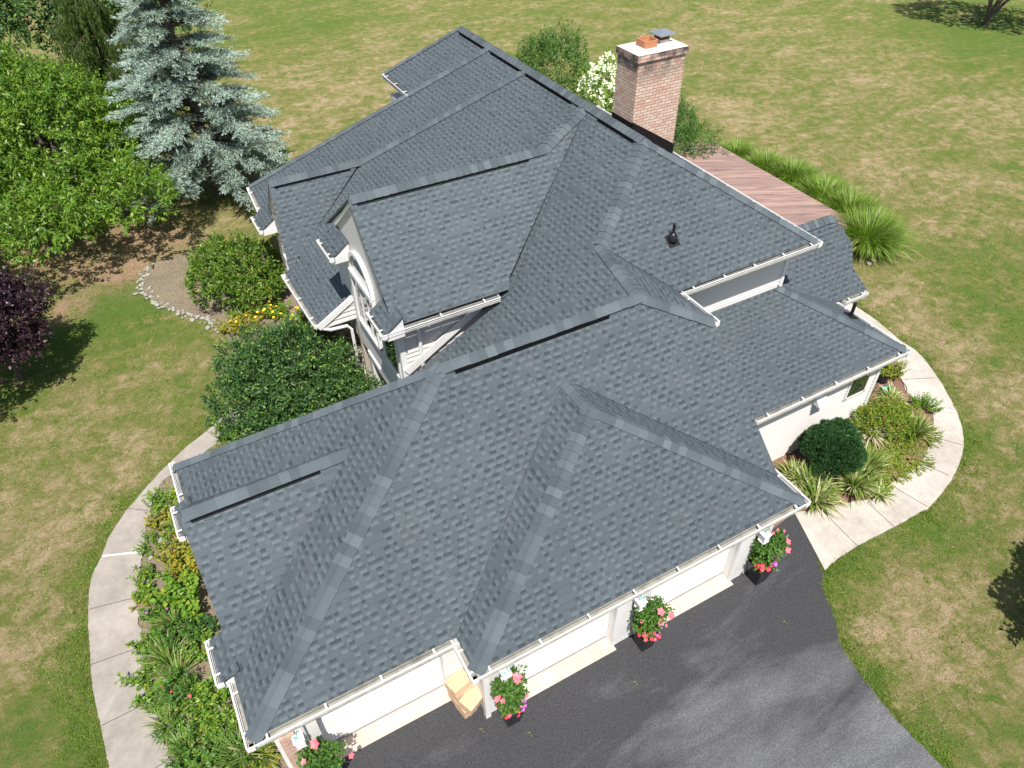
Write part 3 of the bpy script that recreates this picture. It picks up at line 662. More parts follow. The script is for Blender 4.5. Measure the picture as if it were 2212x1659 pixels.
# ---- rake boards of the gables
def rake(a, b_, wid=.13, th=.03, dz=-.13, dx=.0, name='rake_board'):
    A, B = U(*a), U(*b_); m = MB(); o_ = np.array([dx, 0, dz]); m.bar(A+o_, B+o_, th, wid); m.build(name, MT['white'], house)
for (ap, lo) in (((L2x, L2y, L2z), (L2x, yr_e, ze_e)), ((L2x, L2y, L2z), (L2x, yf_e-.02, ze_e)), (apx1, (L1x, rb[1], rb[2])), (apx1, (L1x, 2*L1y-rb[1], rb[2])), ((GLx, GLy, GLz), (GLx, .64, zg+.008)), ((GLx, GLy, GLz), (GLx, 2*GLy-.64, zg+.008)), (r7a, k1), (k2_, k3)):
    rake(ap, lo, dx=.05 if ap[0] < 1 else -.05)
def soffit(ap, lo, x1):
    A, B = U(*ap), U(*lo); m = MB(); dn = np.array([0, 0, -.17]); m.prism([A+dn, B+dn, (x1, B[1], B[2]-.17), (x1, A[1], A[2]-.17)], (0, 0, -.02)); m.build('soffit', MT['white'], house)
soffit((L2x, L2y, L2z), (L2x, yf_e-.02, ze_e), xwm+.02); soffit(apx1, (L1x, 2*L1y-rb[1], rb[2]), xs+.05)
rake(S1a, R1, wid=.14, th=.03, dz=-.07)

# ---- windows
def frame_rect(x, y0, y1, z0, z1, w_, th, m): 
    m.box((x, (y0+y1)/2, z0), (th, y1-y0+w_, w_)); m.box((x, y0, (z0+z1)/2), (th, w_, z1-z0)); m.box((x, y1, (z0+z1)/2), (th, w_, z1-z0))
yc = 14.86; hw = .76; zt_ = 4.46; zb_ = 2.93; xo = xwm-.05
m = MB(); frame_rect(xo, yc-hw, yc+hw, zb_, zt_, .09, .10, m); m.box((xo-.01, yc, zt_), (.13, 2*hw, .14))
xp_ = xwm-.045
arc = [(xo, yc+hw*math.cos(t), zt_+hw*1.02*math.sin(t)) for t in np.linspace(0, math.pi, 19)]
for a, b_ in zip(arc[:-1], arc[1:]): m.bar(a, b_, .11, .10, (1, 0, 0))
for dy in (-.26, .26): m.box((xo+.01, yc+dy, (zb_+zt_)/2), (.06, .07, zt_-zb_))
win = m.build('arched_window', MT['white'], house)
m = MB(); m.prism([(xp_, yc+(hw-.03)*math.cos(t), zt_+(hw-.03)*math.sin(t)) for t in np.linspace(0, math.pi, 19)] + [(xp_, yc-hw+.03, zb_), (xp_, yc+hw-.03, zb_)], (.02, 0, 0)); m.build('pane', MT['glass'], win)
# two smaller lights left and right of the mullion below: lower sash row
m = MB(); x1_ = xwm-.04
frame_rect(x1_, 12.75, 13.75, 2.93, 4.3, .10, .08, m); win2 = m.build('side_window', MT['white'], house)
m = MB(); m.box((x1_-.005, 13.25, 3.6), (.02, .95, 1.35)); m.build('pane', MT['glass'], win2)
# stone gable window
ywc = L1y*S-.35
m = MB(); frame_rect(xs-.03, ywc-.55, ywc+.55, 1.0, 2.1, .1, .1, m)
for a, b_ in zip(*(lambda A: (A[:-1], A[1:]))([(xs-.03, ywc+.55*math.cos(t), 2.1+.55*math.sin(t)) for t in np.linspace(0, math.pi, 13)])): m.bar(a, b_, .1, .1, (1, 0, 0))
m.box((xs-.03, ywc, 2.1), (.12, 1.1, .12)); win3 = m.build('arched_window', MT['white'], house)
m = MB(); m.prism([(xs-.02, ywc+.53*math.cos(t), 2.1+.53*math.sin(t)) for t in np.linspace(0, math.pi, 13)] + [(xs-.02, ywc-.53, 1.0), (xs-.02, ywc+.53, 1.0)], (.015, 0, 0)); m.build('pane', MT['glass'], win3)
# wing window
m = MB(); wy = .677*S-.03
for (c, s_) in (((14.66, wy, 1.28), (.74, .06, .07)), ((14.30, wy, 1.68), (.06, .06, .86)), ((15.02, wy, 1.68), (.06, .06, .86)), ((14.66, wy, 2.12), (.74, .06, .07))): m.box(c, s_)
win4 = m.build('window', MT['white'], house); m = MB(); m.box((14.66, wy-.012, 1.70), (.68, .02, .84)); m.build('pane', MT['glass'], win4)
m = MB(); m.prism([(12.98, wy+.01, 2.04), (12.98, wy-.24, 1.80), (12.98, wy-.24, 1.76), (12.98, wy+.01, 1.76)], (.34, 0, 0)); m.build('dryer_vent_hood', MT['white'], house)
# corner trims
m = MB(); m.box((1.28*S+.0, .677*S-.0, ZE/2), (.11, .11, ZE)); m.build('corner_trim', MT['white'], house)
m = MB(); m.box((1.1435*S, .885*S, U(0, 0, -.868)[2]), (.11, .11, .115*S)); m.build('corner_trim', MT['white'], house)
m = MB(); m.box((xwm-.01, 12.54-.01, 3.0), (.13, .13, 3.6)); m.build('corner_trim', MT['white'], house)
m = MB(); m.box((xwm, 16.84, 3.35), (.11, .11, 2.9)); m.build('corner_trim', MT['white'], house)
# flashing board where the low roof meets the gable's side wall
fa = U(xw, 1.040, P1z(xw)); fb = U(V_[0], 1.040, P1z(V_[0]))
m = MB(); m.bar(fa+np.array([0, -.04, .10]), fb+np.array([0, -.04, .10]), .03, .20); m.build('flashing_board', MT['white'], house)
fa = U(.82, .883, zW+sW*(.883-yW)); fb = U(1.13, .883, zW+sW*(.883-yW))
m = MB(); m.bar(fa+np.array([0, -.04, .08]), fb+np.array([0, -.04, .08]), .03, .14); m.build('flashing_board', MT['white'], house)

# ---- garage front
def wall_box(x0, x1, yf, z0, z1, name='garage_wall'):
    m = MB(); m.box(((x0+x1)/2, yf+.13, (z0+z1)/2), (x1-x0, .26, z1-z0)); return m.build(name, MT['white'], house)
def garage_bay(segs, yf):
    for a, b_ in segs: wall_box(a, b_, yf, 0, ZE)
def garage_door(x0, x1, yf):
    m = MB(); y = yf+.27; n = 4; hgt = 2.14
    wall_box(x0, x1, yf, hgt, ZE)
    for i in range(n): m.box(((x0+x1)/2, y, .04+hgt/n*(i+.5)), (x1-x0, .05, hgt/n-.012))
    d_ = m.build('garage_door', MT['door'], house, bevel=.006)
    nn = int((x1-x0)/.62); m = MB()
    for i in range(n):
        for j in range(nn):
            cx = x0+(x1-x0)*(j+.5)/nn; cz = .04+hgt/n*(i+.5); ww = (x1-x0)/nn-.12; hh = hgt/n-.16
            m.box((cx, y-.030, cz), (ww, .012, hh))
    m.build('panel', MT['door'], d_, bevel=.004)
    m = MB(); m.box(((x0+x1)/2, y-.03, .045), (x1-x0, .03, .07)); m.build('weather_seal', plain('seal_grey', (.25, .25, .25), .8), d_)
    m = MB()
    for xx, sg in ((x0, -1), (x1, 1)): m.box((xx-sg*.02+sg*.05, yf+.02, hgt/2), (.14, .05, hgt)); m.box((xx+sg*-.015, yf+.14, hgt/2), (.03, .24, hgt))
    m.box(((x0+x1)/2, yf+.02, hgt+.05), (x1-x0+.2, .05, .12)); m.build('door_trim', MT['white'], house)
    m = MB(); m.prism([(x0, yf-.12, .003), (x1, yf-.12, .003), (x1, y+.03, .003), (x0, y+.03, .003)], (0, 0, .028)); m.build('door_apron', MT['apron'], house)
yl = 6.59; yr = 5.86
garage_bay([(-1.10, -.50), (2.02, 2.50)], yl); garage_door(-.50, 2.02, yl)
garage_bay([(2.50, 3.08), (5.52, 6.28), (8.74, 9.46)], yr); garage_door(3.08, 5.52, yr); garage_door(6.28, 8.74, yr)
m = MB(); m.box((2.512, (yl+yr)/2+.205, ZE/2-.002), (.06, yl-yr+.4, ZE-.004)); m.build('garage_wall', MT['white'], house)
m = MB(); m.box((9.44, 8.5, ZE/2), (.06, 5.3, ZE)); m.build('garage_wall', MT['siding'], house)
m = MB(); m.box((-.98, yl-.03, .9), (.26, .16, 1.8)); o = m.build('brick_pier', MT['brick3'], house); box_uv(o)
for x_, y_ in ((-1.13, yl), (2.50, yr), (9.47, yr)):
    m = MB(); m.box((x_, y_-.01, ZE/2), (.11, .11, ZE)); m.build('corner_trim', MT['white'], house)

# ---- downspouts
def spout(pts, w_=.075):
    m = MB(); m.tube(pts, w_*.62, 6); m.build('downspout', MT['gutter'], house)
spout([(-.74, yl-.12, ZE+.05), (-.74, yl-.10, ZE-.15), (-.72, yl-.07, ZE-.3), (-.72, yl-.07, .12), (-.72, yl-.25, .05)])
spout([(xwm+.55, 12.54-.40, U(0, 0, L2ze)[2]-.12), (xwm+.55, 12.54-.25, U(0, 0, L2ze)[2]-.25), (xwm+.42, 12.54-.08, U(0, 0, L2ze)[2]-.42), (xwm+.42, 12.54-.08, 1.0)])
gz = U(0, 0, g2[2])[2]
spout([(g2[0]*S+.05, yq-.02, gz-.12), (g2[0]*S+.3, yq-.08, gz-.22), (g2[0]*S+.75, yq-.08, gz-.26), (g2[0]*S+.85, yq-.08, gz-.42), (g2[0]*S+.85, yq-.08, .1)])
spout([(1.335*S, yP*S-.08, ZE+.02), (1.325*S, yP*S+.05, ZE-.1), (1.32*S, yP*S+.18, ZE-.3), (1.32*S, yP*S+.18, .1)])
m = MB(); m.box((g2[0]*S+1.12, yq-.02, gz/2-.1), (.14, .14, gz-.2)); m.build('porch_post', MT['wood'], house)

# ---- roof penetrations
def vent_pipe(base, n, r, h, collar):
    base = np.array(base); b = MB()
    n = np.array(n); h1 = np.cross((0, 0, 1), n); h1 /= np.linalg.norm(h1); s1 = np.cross(n, h1)
    b.box(base+n*.012, (.30, .30, .010), (h1, s1, n))
    o = b.build('vent_flashing', MT['flash'], house)
    m = MB(); m.tube([base, base+np.array([0, 0, h])], r, 12); m.tube([base+np.array([0, 0, h]), base+np.array([0, 0, h+.01])], [r*1.02, r*.6], 12); p = m.build('vent_pipe', MT['black'], house, smooth=False)
    if collar:
        m = MB(); m.tube([base+np.array([0, 0, z]) for z in (0, .04, .09, .15, .19, .22)], [.115, .12, .115, .095, .07, r], 16); m.build('vent_boot', MT['black'], house, smooth=True)
vp = on_plane((1452, 520), nP2, U(*pP2r)); vent_pipe(vp, nP2, .036, .44, True)
vp2 = on_plane((1838, 682), nP5r, U(*wr)); vent_pipe(vp2, nP5r, .045, .42, False)

# ---- chimney
ch_z = U(0, 0, -.475)[2]; cx0, cx1 = .905*S, 1.019*S; cy0, cy1 = 1.150*S, 1.218*S
m = MB(); m.box(((cx0+cx1)/2, (cy0+cy1)/2, (ch_z+3)/2), (cx1-cx0, cy1-cy0, ch_z-3)); 
nt_ = MT['brick'].node_tree
for nd in nt_.nodes:
    if nd.type == 'MATH' and nd.operation == 'SUBTRACT' and abs(nd.inputs[1].default_value-(9.0-.55)) < 1e-3: nd.inputs[1].default_value = ch_z-.75
chim = m.build('chimney', MT['brick'], house); box_uv(chim)
def ring(x0, x1, y0, y1, z0, z1, name, mat, par):
    m = MB(); m.box(((x0+x1)/2, (y0+y1)/2, (z0+z1)/2), (x1-x0, y1-y0, z1-z0)); o = m.build(name, mat, par); box_uv(o); return o
ring(cx0-.04, cx1+.04, cy0-.04, cy1+.04, ch_z-.155, ch_z-.003, 'brick_collar', MT['brick'], chim)
m = MB(); a_ = .03
m.add([(cx0-a_, cy0-a_, ch_z), (cx1+a_, cy0-a_, ch_z), (cx1+a_, cy1+a_, ch_z), (cx0-a_, cy1+a_, ch_z), (cx0+.25, cy0+.2, ch_z+.05), (cx1-.25, cy0+.2, ch_z+.05), (cx1-.25, cy1-.2, ch_z+.05), (cx0+.25, cy1-.2, ch_z+.05)],
      [(0, 1, 5, 4), (1, 2, 6, 5), (2, 3, 7, 6), (3, 0, 4, 7), (4, 5, 6, 7)]); m.build('mortar_crown', MT['mortar'], chim)
def clay(cx, cy, sx, sy, z0, h):
    m = MB(); t = .025
    def rr(sx, sy, z, r=.06): return [(cx+sgx*(sx-r)+r*math.cos(a), cy+sgy*(sy-r)+r*math.sin(a), z) for sgx, sgy, a0 in ((1, 1, 0), (-1, 1, math.pi/2), (-1, -1, math.pi), (1, -1, 1.5*math.pi)) for a in np.linspace(a0, a0+math.pi/2, 5)]
    L = [rr(sx, sy, z0), rr(sx, sy, z0+h), rr(sx-t, sy-t, z0+h), rr(sx-t, sy-t, z0+.03)]; n = 20
    m.add(sum(L, []), [(i*n+j, i*n+(j+1) % n, (i+1)*n+(j+1) % n, (i+1)*n+j) for i in range(3) for j in range(n)])
    return m
cmy = (cy0+cy1)/2
clay(cx0+.47, cmy-.04, .19, .19, ch_z+.03, .17).build('clay_flue', MT['clay'], chim)
fl = clay(cx0+.98, cmy+.06, .15, .15, ch_z+.03, .08).build('flue', MT['mortar'], chim)
m = MB(); m.box((cx0+.98, cmy+.06, ch_z+.165), (.25, .25, .11)); 
for i in range(9):
    for sx in (-.128, .128): m.box((cx0+.98+sx, cmy-.06+i*.03, ch_z+.165), (.008, .01, .13)); m.box((cx0+.86+i*.03, cmy+.06+sx, ch_z+.165), (.01, .008, .13))
m.build('spark_screen', MT['rust'], chim)
m = MB(); q_ = .235; zc = ch_z+.235
m.add([(cx0+.98-q_, cmy+.06-q_, zc), (cx0+.98+q_, cmy+.06-q_, zc), (cx0+.98+q_, cmy+.06+q_, zc), (cx0+.98-q_, cmy+.06+q_, zc), (cx0+.98, cmy+.06, zc+.08),
       (cx0+.98-q_, cmy+.06-q_, zc-.02), (cx0+.98+q_, cmy+.06-q_, zc-.02), (cx0+.98+q_, cmy+.06+q_, zc-.02), (cx0+.98-q_, cmy+.06+q_, zc-.02)],
      [(0, 1, 4), (1, 2, 4), (2, 3, 4), (3, 0, 4), (0, 5, 6, 1), (1, 6, 7, 2), (2, 7, 8, 3), (3, 8, 5, 0), (5, 8, 7, 6)]); m.build('rain_cap', MT['steel'], chim)
# black flashing apron round the foot, stepping with the hidden slope
fz = lambda x: U(0, 0, RZ - .63*(x/S-RX))[2]
m = MB(); e_ = .02
m.prism([(cx0-e_, cy0-e_, fz(cx0)-.6), (cx0-e_, cy1+e_, fz(cx0)-.6), (cx0-e_, cy1+e_, fz(cx0)+.20), (cx0-e_, cy0-e_, fz(cx0)+.20)], (.012, 0, 0))
m.prism([(cx0-e_, cy0-e_, fz(cx0)-.6), (cx1+e_, cy0-e_, fz(cx1)-.6), (cx1+e_, cy0-e_, fz(cx1)+.24), (cx0-e_, cy0-e_, fz(cx0)+.24)], (0, .012, 0))
m.build('base_flashing', MT['flash'], chim)
#PART2
# ------------------------------------------------------------------ GROUND
def poly_px(px, z=0.0): return [tuple(G(u, v, z)[:2]) for u, v in px]
L_out = [(500, 880), (450, 930), (400, 970), (333, 1036), (293, 1083), (273, 1106), (240, 1156), (220, 1203), (200, 1246), (193, 1293), (192, 1353), (195, 1406), (198, 1456), (208, 1523), (220, 1573), (230, 1623), (237, 1659), (262, 1760), (290, 1860)]
L_in = [(540, 905), (500, 930), (447, 975), (380, 1020), (343, 1053), (327, 1106), (318, 1130), (310, 1193), (299, 1246), (296, 1293), (302, 1340), (307, 1389), (311, 1423), (313, 1456), (318, 1519), (340, 1550), (353, 1590), (363, 1626), (380, 1659), (410, 1760), (450, 1860)]
R_out = [(1828, 650), (1860, 672), (1891, 693), (1941, 735), (1981, 762), (2021, 812), (2055, 870), (2075, 920), (2080, 963), (2071, 1003), (2051, 1043), (2008, 1096), (1991, 1106), (1931, 1139), (1855, 1179), (1808, 1209), (1781, 1234)]
R_in = [(1770, 672), (1800, 690), (1840, 712), (1880, 735), (1930, 770), (1938, 783), (1945, 816), (1955, 843), (1975, 866), (2011, 886), (2015, 930), (2005, 970), (1985, 1003), (1955, 1026), (1911, 1053), (1901, 1073), (1841, 1086), (1775, 1100), (1715, 1108)]
def smooth_line(P, n=6):
    P = [np.array(p) for p in P]; out = []
    for i in range(len(P)-1):
        p0, p1, p2, p3 = P[max(i-1, 0)], P[i], P[i+1], P[min(i+2, len(P)-1)]
        for t in np.linspace(0, 1, n, endpoint=False): out.append(.5*((2*p1)+(-p0+p2)*t+(2*p0-5*p1+4*p2-p3)*t*t+(-p0+3*p1-3*p2+p3)*t**3))
    return out+[P[-1]]
Lo = smooth_line(poly_px(L_out)); Li = smooth_line(poly_px(L_in)); Ro = smooth_line(poly_px(R_out)); Ri = smooth_line(poly_px(R_in))
DRV = poly_px([(1713, 1106), (1735, 1136), (1755, 1173), (1768, 1216), (1776, 1234), (1777, 1273), (1791, 1306), (1808, 1359), (1818, 1399), (1851, 1449), (1891, 1499), (1941, 1563), (2008, 1629), (2038, 1659), (2120, 1740), (2230, 1850)])
drv_r = smooth_line(DRV, 4)
def jag(P, a=.03): return [np.array(p)+rng.normal(0, a, 2) for p in P]
xs_ = np.unique(np.concatenate([-np.geomspace(14, 300, 22)[::-1], np.arange(-14, 62, .33), np.geomspace(62, 380, 22)]))
ys_ = np.unique(np.concatenate([-np.geomspace(4, 200, 16)[::-1], np.arange(-4, 76, .33), np.geomspace(76, 500, 24)]))
XX, YY = np.meshgrid(xs_, ys_); nx, ny = len(xs_), len(ys_)
def blobs(lst):
    a = np.zeros_like(XX)
    for (u, v, r, amt) in lst:
        c = G(u, v); a += amt*np.exp(-(((XX-c[0])**2+(YY-c[1])**2)/(r*r)))
    return a
def dist_line(P):
    D = np.full(XX.shape, 1e9)
    for p in P: D = np.minimum(D, (XX-p[0])**2+(YY-p[1])**2)
    return np.sqrt(D)
gr = blobs([(560, 70, 4, .35), (680, 20, 6, .25), (500, 20, 4, .3), (470, 45, 2.5, -.4), (150, 700, 2.2, .55), (230, 650, 2.2, .35), (300, 640, 1.6, .35), (80, 780, 2, .3), (60, 620, 2, .2),
            (2120, 110, 6, .45), (2200, 40, 6, .5), (2000, 60, 4, .2), (2212, 600, 4, .35), (2180, 700, 2.5, .3), (2090, 950, .9, .5), (2000, 1150, .8, .4), (1850, 1225, .5, .5),
            (1830, 1300, .35, .4), (1880, 1430, .4, .55), (1960, 1530, .45, .5), (1900, 1590, .3, .3), (2050, 1640, .5, .5), (100, 1560, 1.0, .45), (30, 1640, .8, .3), (180, 1620, .5, .4),
            (450, 860, 1.2, .2), (760, 60, 4, .15), (1300, 40, 8, .15), (1800, 250, 4, .05), (900, 160, 4, .05),
            (1930, 660, 1.5, -.45), (2020, 760, 1.6, -.35), (2100, 860, 1.4, -.3), (2150, 1050, 1.2, -.2), (90, 1250, 1.3, -.35), (60, 1100, 1.4, -.3), (160, 1060, 1.2, -.2), (30, 1400, .8, -.25), (300, 900, 1.5, -.15),
            (2030, 1300, .8, -.25), (2010, 1450, .8, -.35), (2100, 1560, .7, -.15), (1920, 1330, .5, -.25), (750, 180, 3, -.3), (870, 80, 2.5, -.25), (1850, 150, 2.0, -.3), (1950, 105, 2.5, -.35), (1580, 240, 1.6, -.4), (1700, 400, 5, -.12), (2000, 450, 5, -.1),
            (400, 600, 1.5, .15), (640, 260, 2, -.2), (1500, 60, 4, -.15), (2180, 240, 3, -.2), (350, 750, 2, .1)])
for P_, w_, a_ in ((Lo, .45, .30), (Ro, .3, .25), (drv_r, .28, .2)): gr += a_*np.exp(-(dist_line(P_)/w_)**2)
soil_ = blobs([(75, 578, .55, 1.3), (165, 592, .8, 1.0), (235, 600, .8, 1.1), (290, 580, .8, .8), (150, 655, .7, 1.0), (140, 678, .6, 1.2), (350, 520, 1.6, .9), (250, 520, 1.6, .8), (470, 540, 1.2, .6), (120, 560, 1.2, .6), (300, 620, .6, .5),
               (440, 780, .5, .4), (160, 850, .5, .4), (330, 1040, .5, .3), (1500, 100, 2, .2)])
me = bpy.data.meshes.new('lawn'); V = np.stack([XX.ravel(), YY.ravel(), np.zeros(nx*ny)], 1).astype(np.float32)
idx = np.arange(nx*ny).reshape(ny, nx); F = np.stack([idx[:-1, :-1], idx[:-1, 1:], idx[1:, 1:], idx[1:, :-1]], -1).reshape(-1, 4).astype(np.int32)
me.vertices.add(len(V)); me.vertices.foreach_set('co', V.ravel()); me.loops.add(F.size); me.loops.foreach_set('vertex_index', F.ravel())
me.polygons.add(len(F)); me.polygons.foreach_set('loop_start', np.arange(0, F.size, 4, dtype=np.int32)); me.update(calc_edges=True)
for nm, arr in (('green', gr), ('soil', soil_)):
    a = me.attributes.new(nm, 'FLOAT', 'POINT'); a.data.foreach_set('value', arr.ravel().astype(np.float32))
tag(link_mesh('lawn', me, MT['lawn']), kind='structure')

def sheet(name, pts, z, th, mat, label=None):
    m = MB(); m.prism([(p[0], p[1], z) for p in pts], (0, 0, -th)); o = m.build(name, mat); tag(o, kind='structure'); return o
sheet('driveway', [tuple(p) for p in jag(drv_r, .012)] + [(30, -14), (-6, -14), (-1.05, 1.0), (-.55, 4.6), (-.45, 6.0), (-.42, 6.62), (2.5, 6.62), (2.5, 5.9), (9.55, 5.9), (9.9, 7.0)], .016, .06, MT['asphalt'])
sheet('garden_path', [tuple(p) for p in jag(Lo, .006)] + [tuple(p) for p in jag(Li[::-1], .02)], .034, .08, MT['walk'])
sheet('garden_path', [tuple(p) for p in jag(Ro, .006)] + [tuple(p) for p in jag(Ri[::-1], .01)], .038, .08, MT['walk_r'])
def joint(a, b, z, mat, w_=.014):
    A, B = G(*a, z), G(*b, z); m = MB(); m.bar(A, B, w_, .006); return m
jm = MB()
for a, b in (((193, 1316), (290, 1291)), ((195, 1436), (310, 1395)), ((218, 1568), (318, 1518)), ((335, 1659), (365, 1642)), ((275, 1098), (320, 1103)), ((445, 930), (470, 948)), ((363, 1004), (390, 1010))):
    j_ = joint(a, b, .0385, None); jm.add(j_.v, j_.f)
for a, b in (((1945, 820), (2020, 816)), ((2012, 943), (2079, 961)), ((1990, 1000), (2050, 1027)), ((1918, 1044), (2003, 1094)), ((1776, 1103), (1853, 1180)), ((1872, 1083), (1932, 1138))):
    j_ = joint(a, b, .0425, None, .012); jm.add(j_.v, j_.f)
tag(jm.build('path_joints', MT['joint']), kind='structure')
jm = MB()
for a, b, z in (((221, 1201), (305, 1192), .039), ((2010, 883), (2065, 888), .043)):
    j_ = joint(a, b, z, None, .035); jm.add(j_.v, j_.f)
tag(jm.build('path_expansion_strips', MT['jointw']), kind='structure')
bedL = [tuple(p) for p in Li[12:]] + [(-1.2, 2.0), (-.7, 4.2), (-.5, 6.0), (-.5, 6.6), (-1.02, 6.7), (-1.02, 13.5), (.3, 15.0)]
sheet('planting_bed', bedL, .022, .06, MT['soil'])
bedR = [tuple(p) for p in Ri[24:]] + [(9.55, 6.3), (9.55, 8.2), (15.5, 8.2)]
sheet('planting_bed', bedR, .024, .06, MT['mulch'])
isl = poly_px([(317, 583), (308, 603), (307, 620), (315, 636), (330, 650), (347, 661), (363, 668), (380, 673), (397, 681), (420, 686), (437, 688), (450, 696), (463, 705), (477, 710), (488, 723), (505, 770), (560, 830), (640, 830)]) + [(2.7, 13.0), (4.2, 13.0), (3.9, 17), (3.6, 24)] + poly_px([(520, 520), (400, 550), (350, 560)])
sheet('planting_bed', isl, .020, .06, MT['soil'])
m = MB(); m.prism([(2.75, 13.1, .10), (7.0, 13.1, .10), (7.0, 17.3, .10), (2.75, 17.3, .10)], (0, 0, -.2)); tag(m.build('porch_slab', MT['apron']), kind='structure')

# ------------------------------------------------------------------ FOLIAGE
def nrm(a): return a/(np.linalg.norm(a, axis=-1, keepdims=True)+1e-9)
def leaf_quads(C, D, Nn, L, W_):
    """diamond leaves: base C, direction D, facing N"""
    D = nrm(D); Sd = nrm(np.cross(D, Nn)); L = np.broadcast_to(np.asarray(L, float).reshape(-1, 1), (len(C), 1)); W_ = np.broadcast_to(np.asarray(W_, float).reshape(-1, 1), (len(C), 1))
    mid = C + D*L*.45; return np.stack([C, mid+Sd*W_/2, C+D*L, mid-Sd*W_/2], 1).reshape(-1, 3)
def fold_leaves(C, D, Nn, L, W_):
    D = nrm(D); Sd = nrm(np.cross(D, Nn)); up = np.cross(Sd, D); L = np.broadcast_to(np.asarray(L, float).reshape(-1, 1), (len(C), 1)); W_ = np.broadcast_to(np.asarray(W_, float).reshape(-1, 1), (len(C), 1))
    return leaf_quads(C, D, Nn, L, W_)
def rdir(n): return nrm(rng.normal(size=(n, 3)))
def crown(lobes, n_twig, per, L, W_, droop=.3, shell=(.80, 1.06), tw=.28, zmin=.05, up=.5, inner=.25, spread=.9):
    lobes = np.array(lobes, float); wts = (lobes[:, 3]*lobes[:, 4]); wts /= wts.sum()
    k = rng.choice(len(lobes), n_twig, p=wts); d = rdir(n_twig); d[:, 2] = np.where(d[:, 2] < -.3, -d[:, 2]*.6, d[:, 2]); d = nrm(d)
    r = rng.uniform(shell[0], shell[1], n_twig); inn = rng.random(n_twig) < inner; r[inn] = rng.uniform(.35, shell[0], inn.sum())
    f = 1+.10*np.sin(d[:, 0]*7+k*1.7)+.10*np.sin(d[:, 1]*9+k)*np.cos(d[:, 2]*6)
    P = lobes[k, :3] + d*np.stack([lobes[k, 3], lobes[k, 3], lobes[k, 4]], 1)*(r*f)[:, None]
    ok = P[:, 2] > zmin
    for i, lb in enumerate(lobes):
        q = np.linalg.norm((P-lb[:3])/np.array([lb[3], lb[3], lb[4]]), axis=1); ok &= ~((q < .72) & (k != i) & ~inn)
    P = P[ok]; d = d[ok]; n = len(P)
    T = nrm(d + np.array([0, 0, up]) + rng.normal(0, .35, (n, 3)))
    t = rng.random((n, per, 1))
    side = rdir(n*per).reshape(n, per, 3)
    C = P[:, None] + T[:, None]*tw*(t-.3) + side*.02
    LD = nrm(T[:, None]*(.4+.5*t) + side*spread + np.array([0, 0, -droop])); NN = nrm(d[:, None]*.5 + np.array([0, 0, 1.0]) + rng.normal(0, .45, (n, per, 3)))
    LL = L*rng.uniform(.7, 1.2, n*per); return leaf_quads(C.reshape(-1, 3), LD.reshape(-1, 3), NN.reshape(-1, 3), LL, LL*W_), P
def limbs(base, targets, r0, mid=.45, jit=.15):
    m = MB(); base = np.array(base, float)
    for t in targets:
        t = np.array(t, float); a = base+(t-base)*mid*np.array([.5, .5, 1.1])+rng.normal(0, jit, 3)*np.array([1, 1, .3]); b = base+(t-base)*.75+rng.normal(0, jit, 3)
        m.tube([base, a, b, t], [r0, r0*.6, r0*.35, r0*.12], 6)
    return m
def shrub(name, base, label, cat, lobes, mat, n_twig, per, L, W_, group=None, trunk=None, bark='barkg', nl=9, **kw):
    base = np.array([base[0], base[1], 0.0]); t = thing(name, base, label, cat, group)
    lb = [(base[0]+a, base[1]+b, c, r, rz) for a, b, c, r, rz in lobes]
    V, P = crown(lb, n_twig, per, L, W_, **kw)
    ids = rng.choice(len(P), min(nl, len(P)), replace=False)
    top = P[P[:, 2] > np.median(P[:, 2])]; sh = top[rng.choice(len(top), min(len(top), max(10, n_twig//45)), replace=False)]; cc = np.mean(np.array(lb)[:, :3], 0); ax_ = nrm(sh-cc+np.array([0, 0, .35])); kk = 12
    tt = np.tile(np.linspace(0, 1, kk), len(sh))[:, None]; A_ = np.repeat(ax_, kk, 0); C_ = np.repeat(sh, kk, 0)+A_*tt*L*rng.uniform(1.5, 4.0, (len(sh), 1)).repeat(kk, 0); D_ = nrm(A_*.6+rng.normal(0, .7, A_.shape)); V = np.concatenate([V, leaf_quads(C_, D_, nrm(rng.normal(0, .4, A_.shape)+np.array([0, 0, 1.])), L*.8, L*.8*W_)]); fast_mesh('crown' if trunk else 'foliage', V, 4, MT[mat], t)
    if trunk:
        h, r = trunk; m = MB(); m.tube([base-np.array([0, 0, .1]), base+np.array([.02, 0, .25*h]), base+np.array([.06, .04, h])], [r*1.35, r, r*.8], 9); m.build('trunk', MT[bark], t)
        limbs(base+np.array([.06, .04, h*.95]), P[ids], r*.6).build('limb', MT[bark], t)
    else: limbs(base, P[ids], .03).build('stem', MT[bark], t)
    return t, P

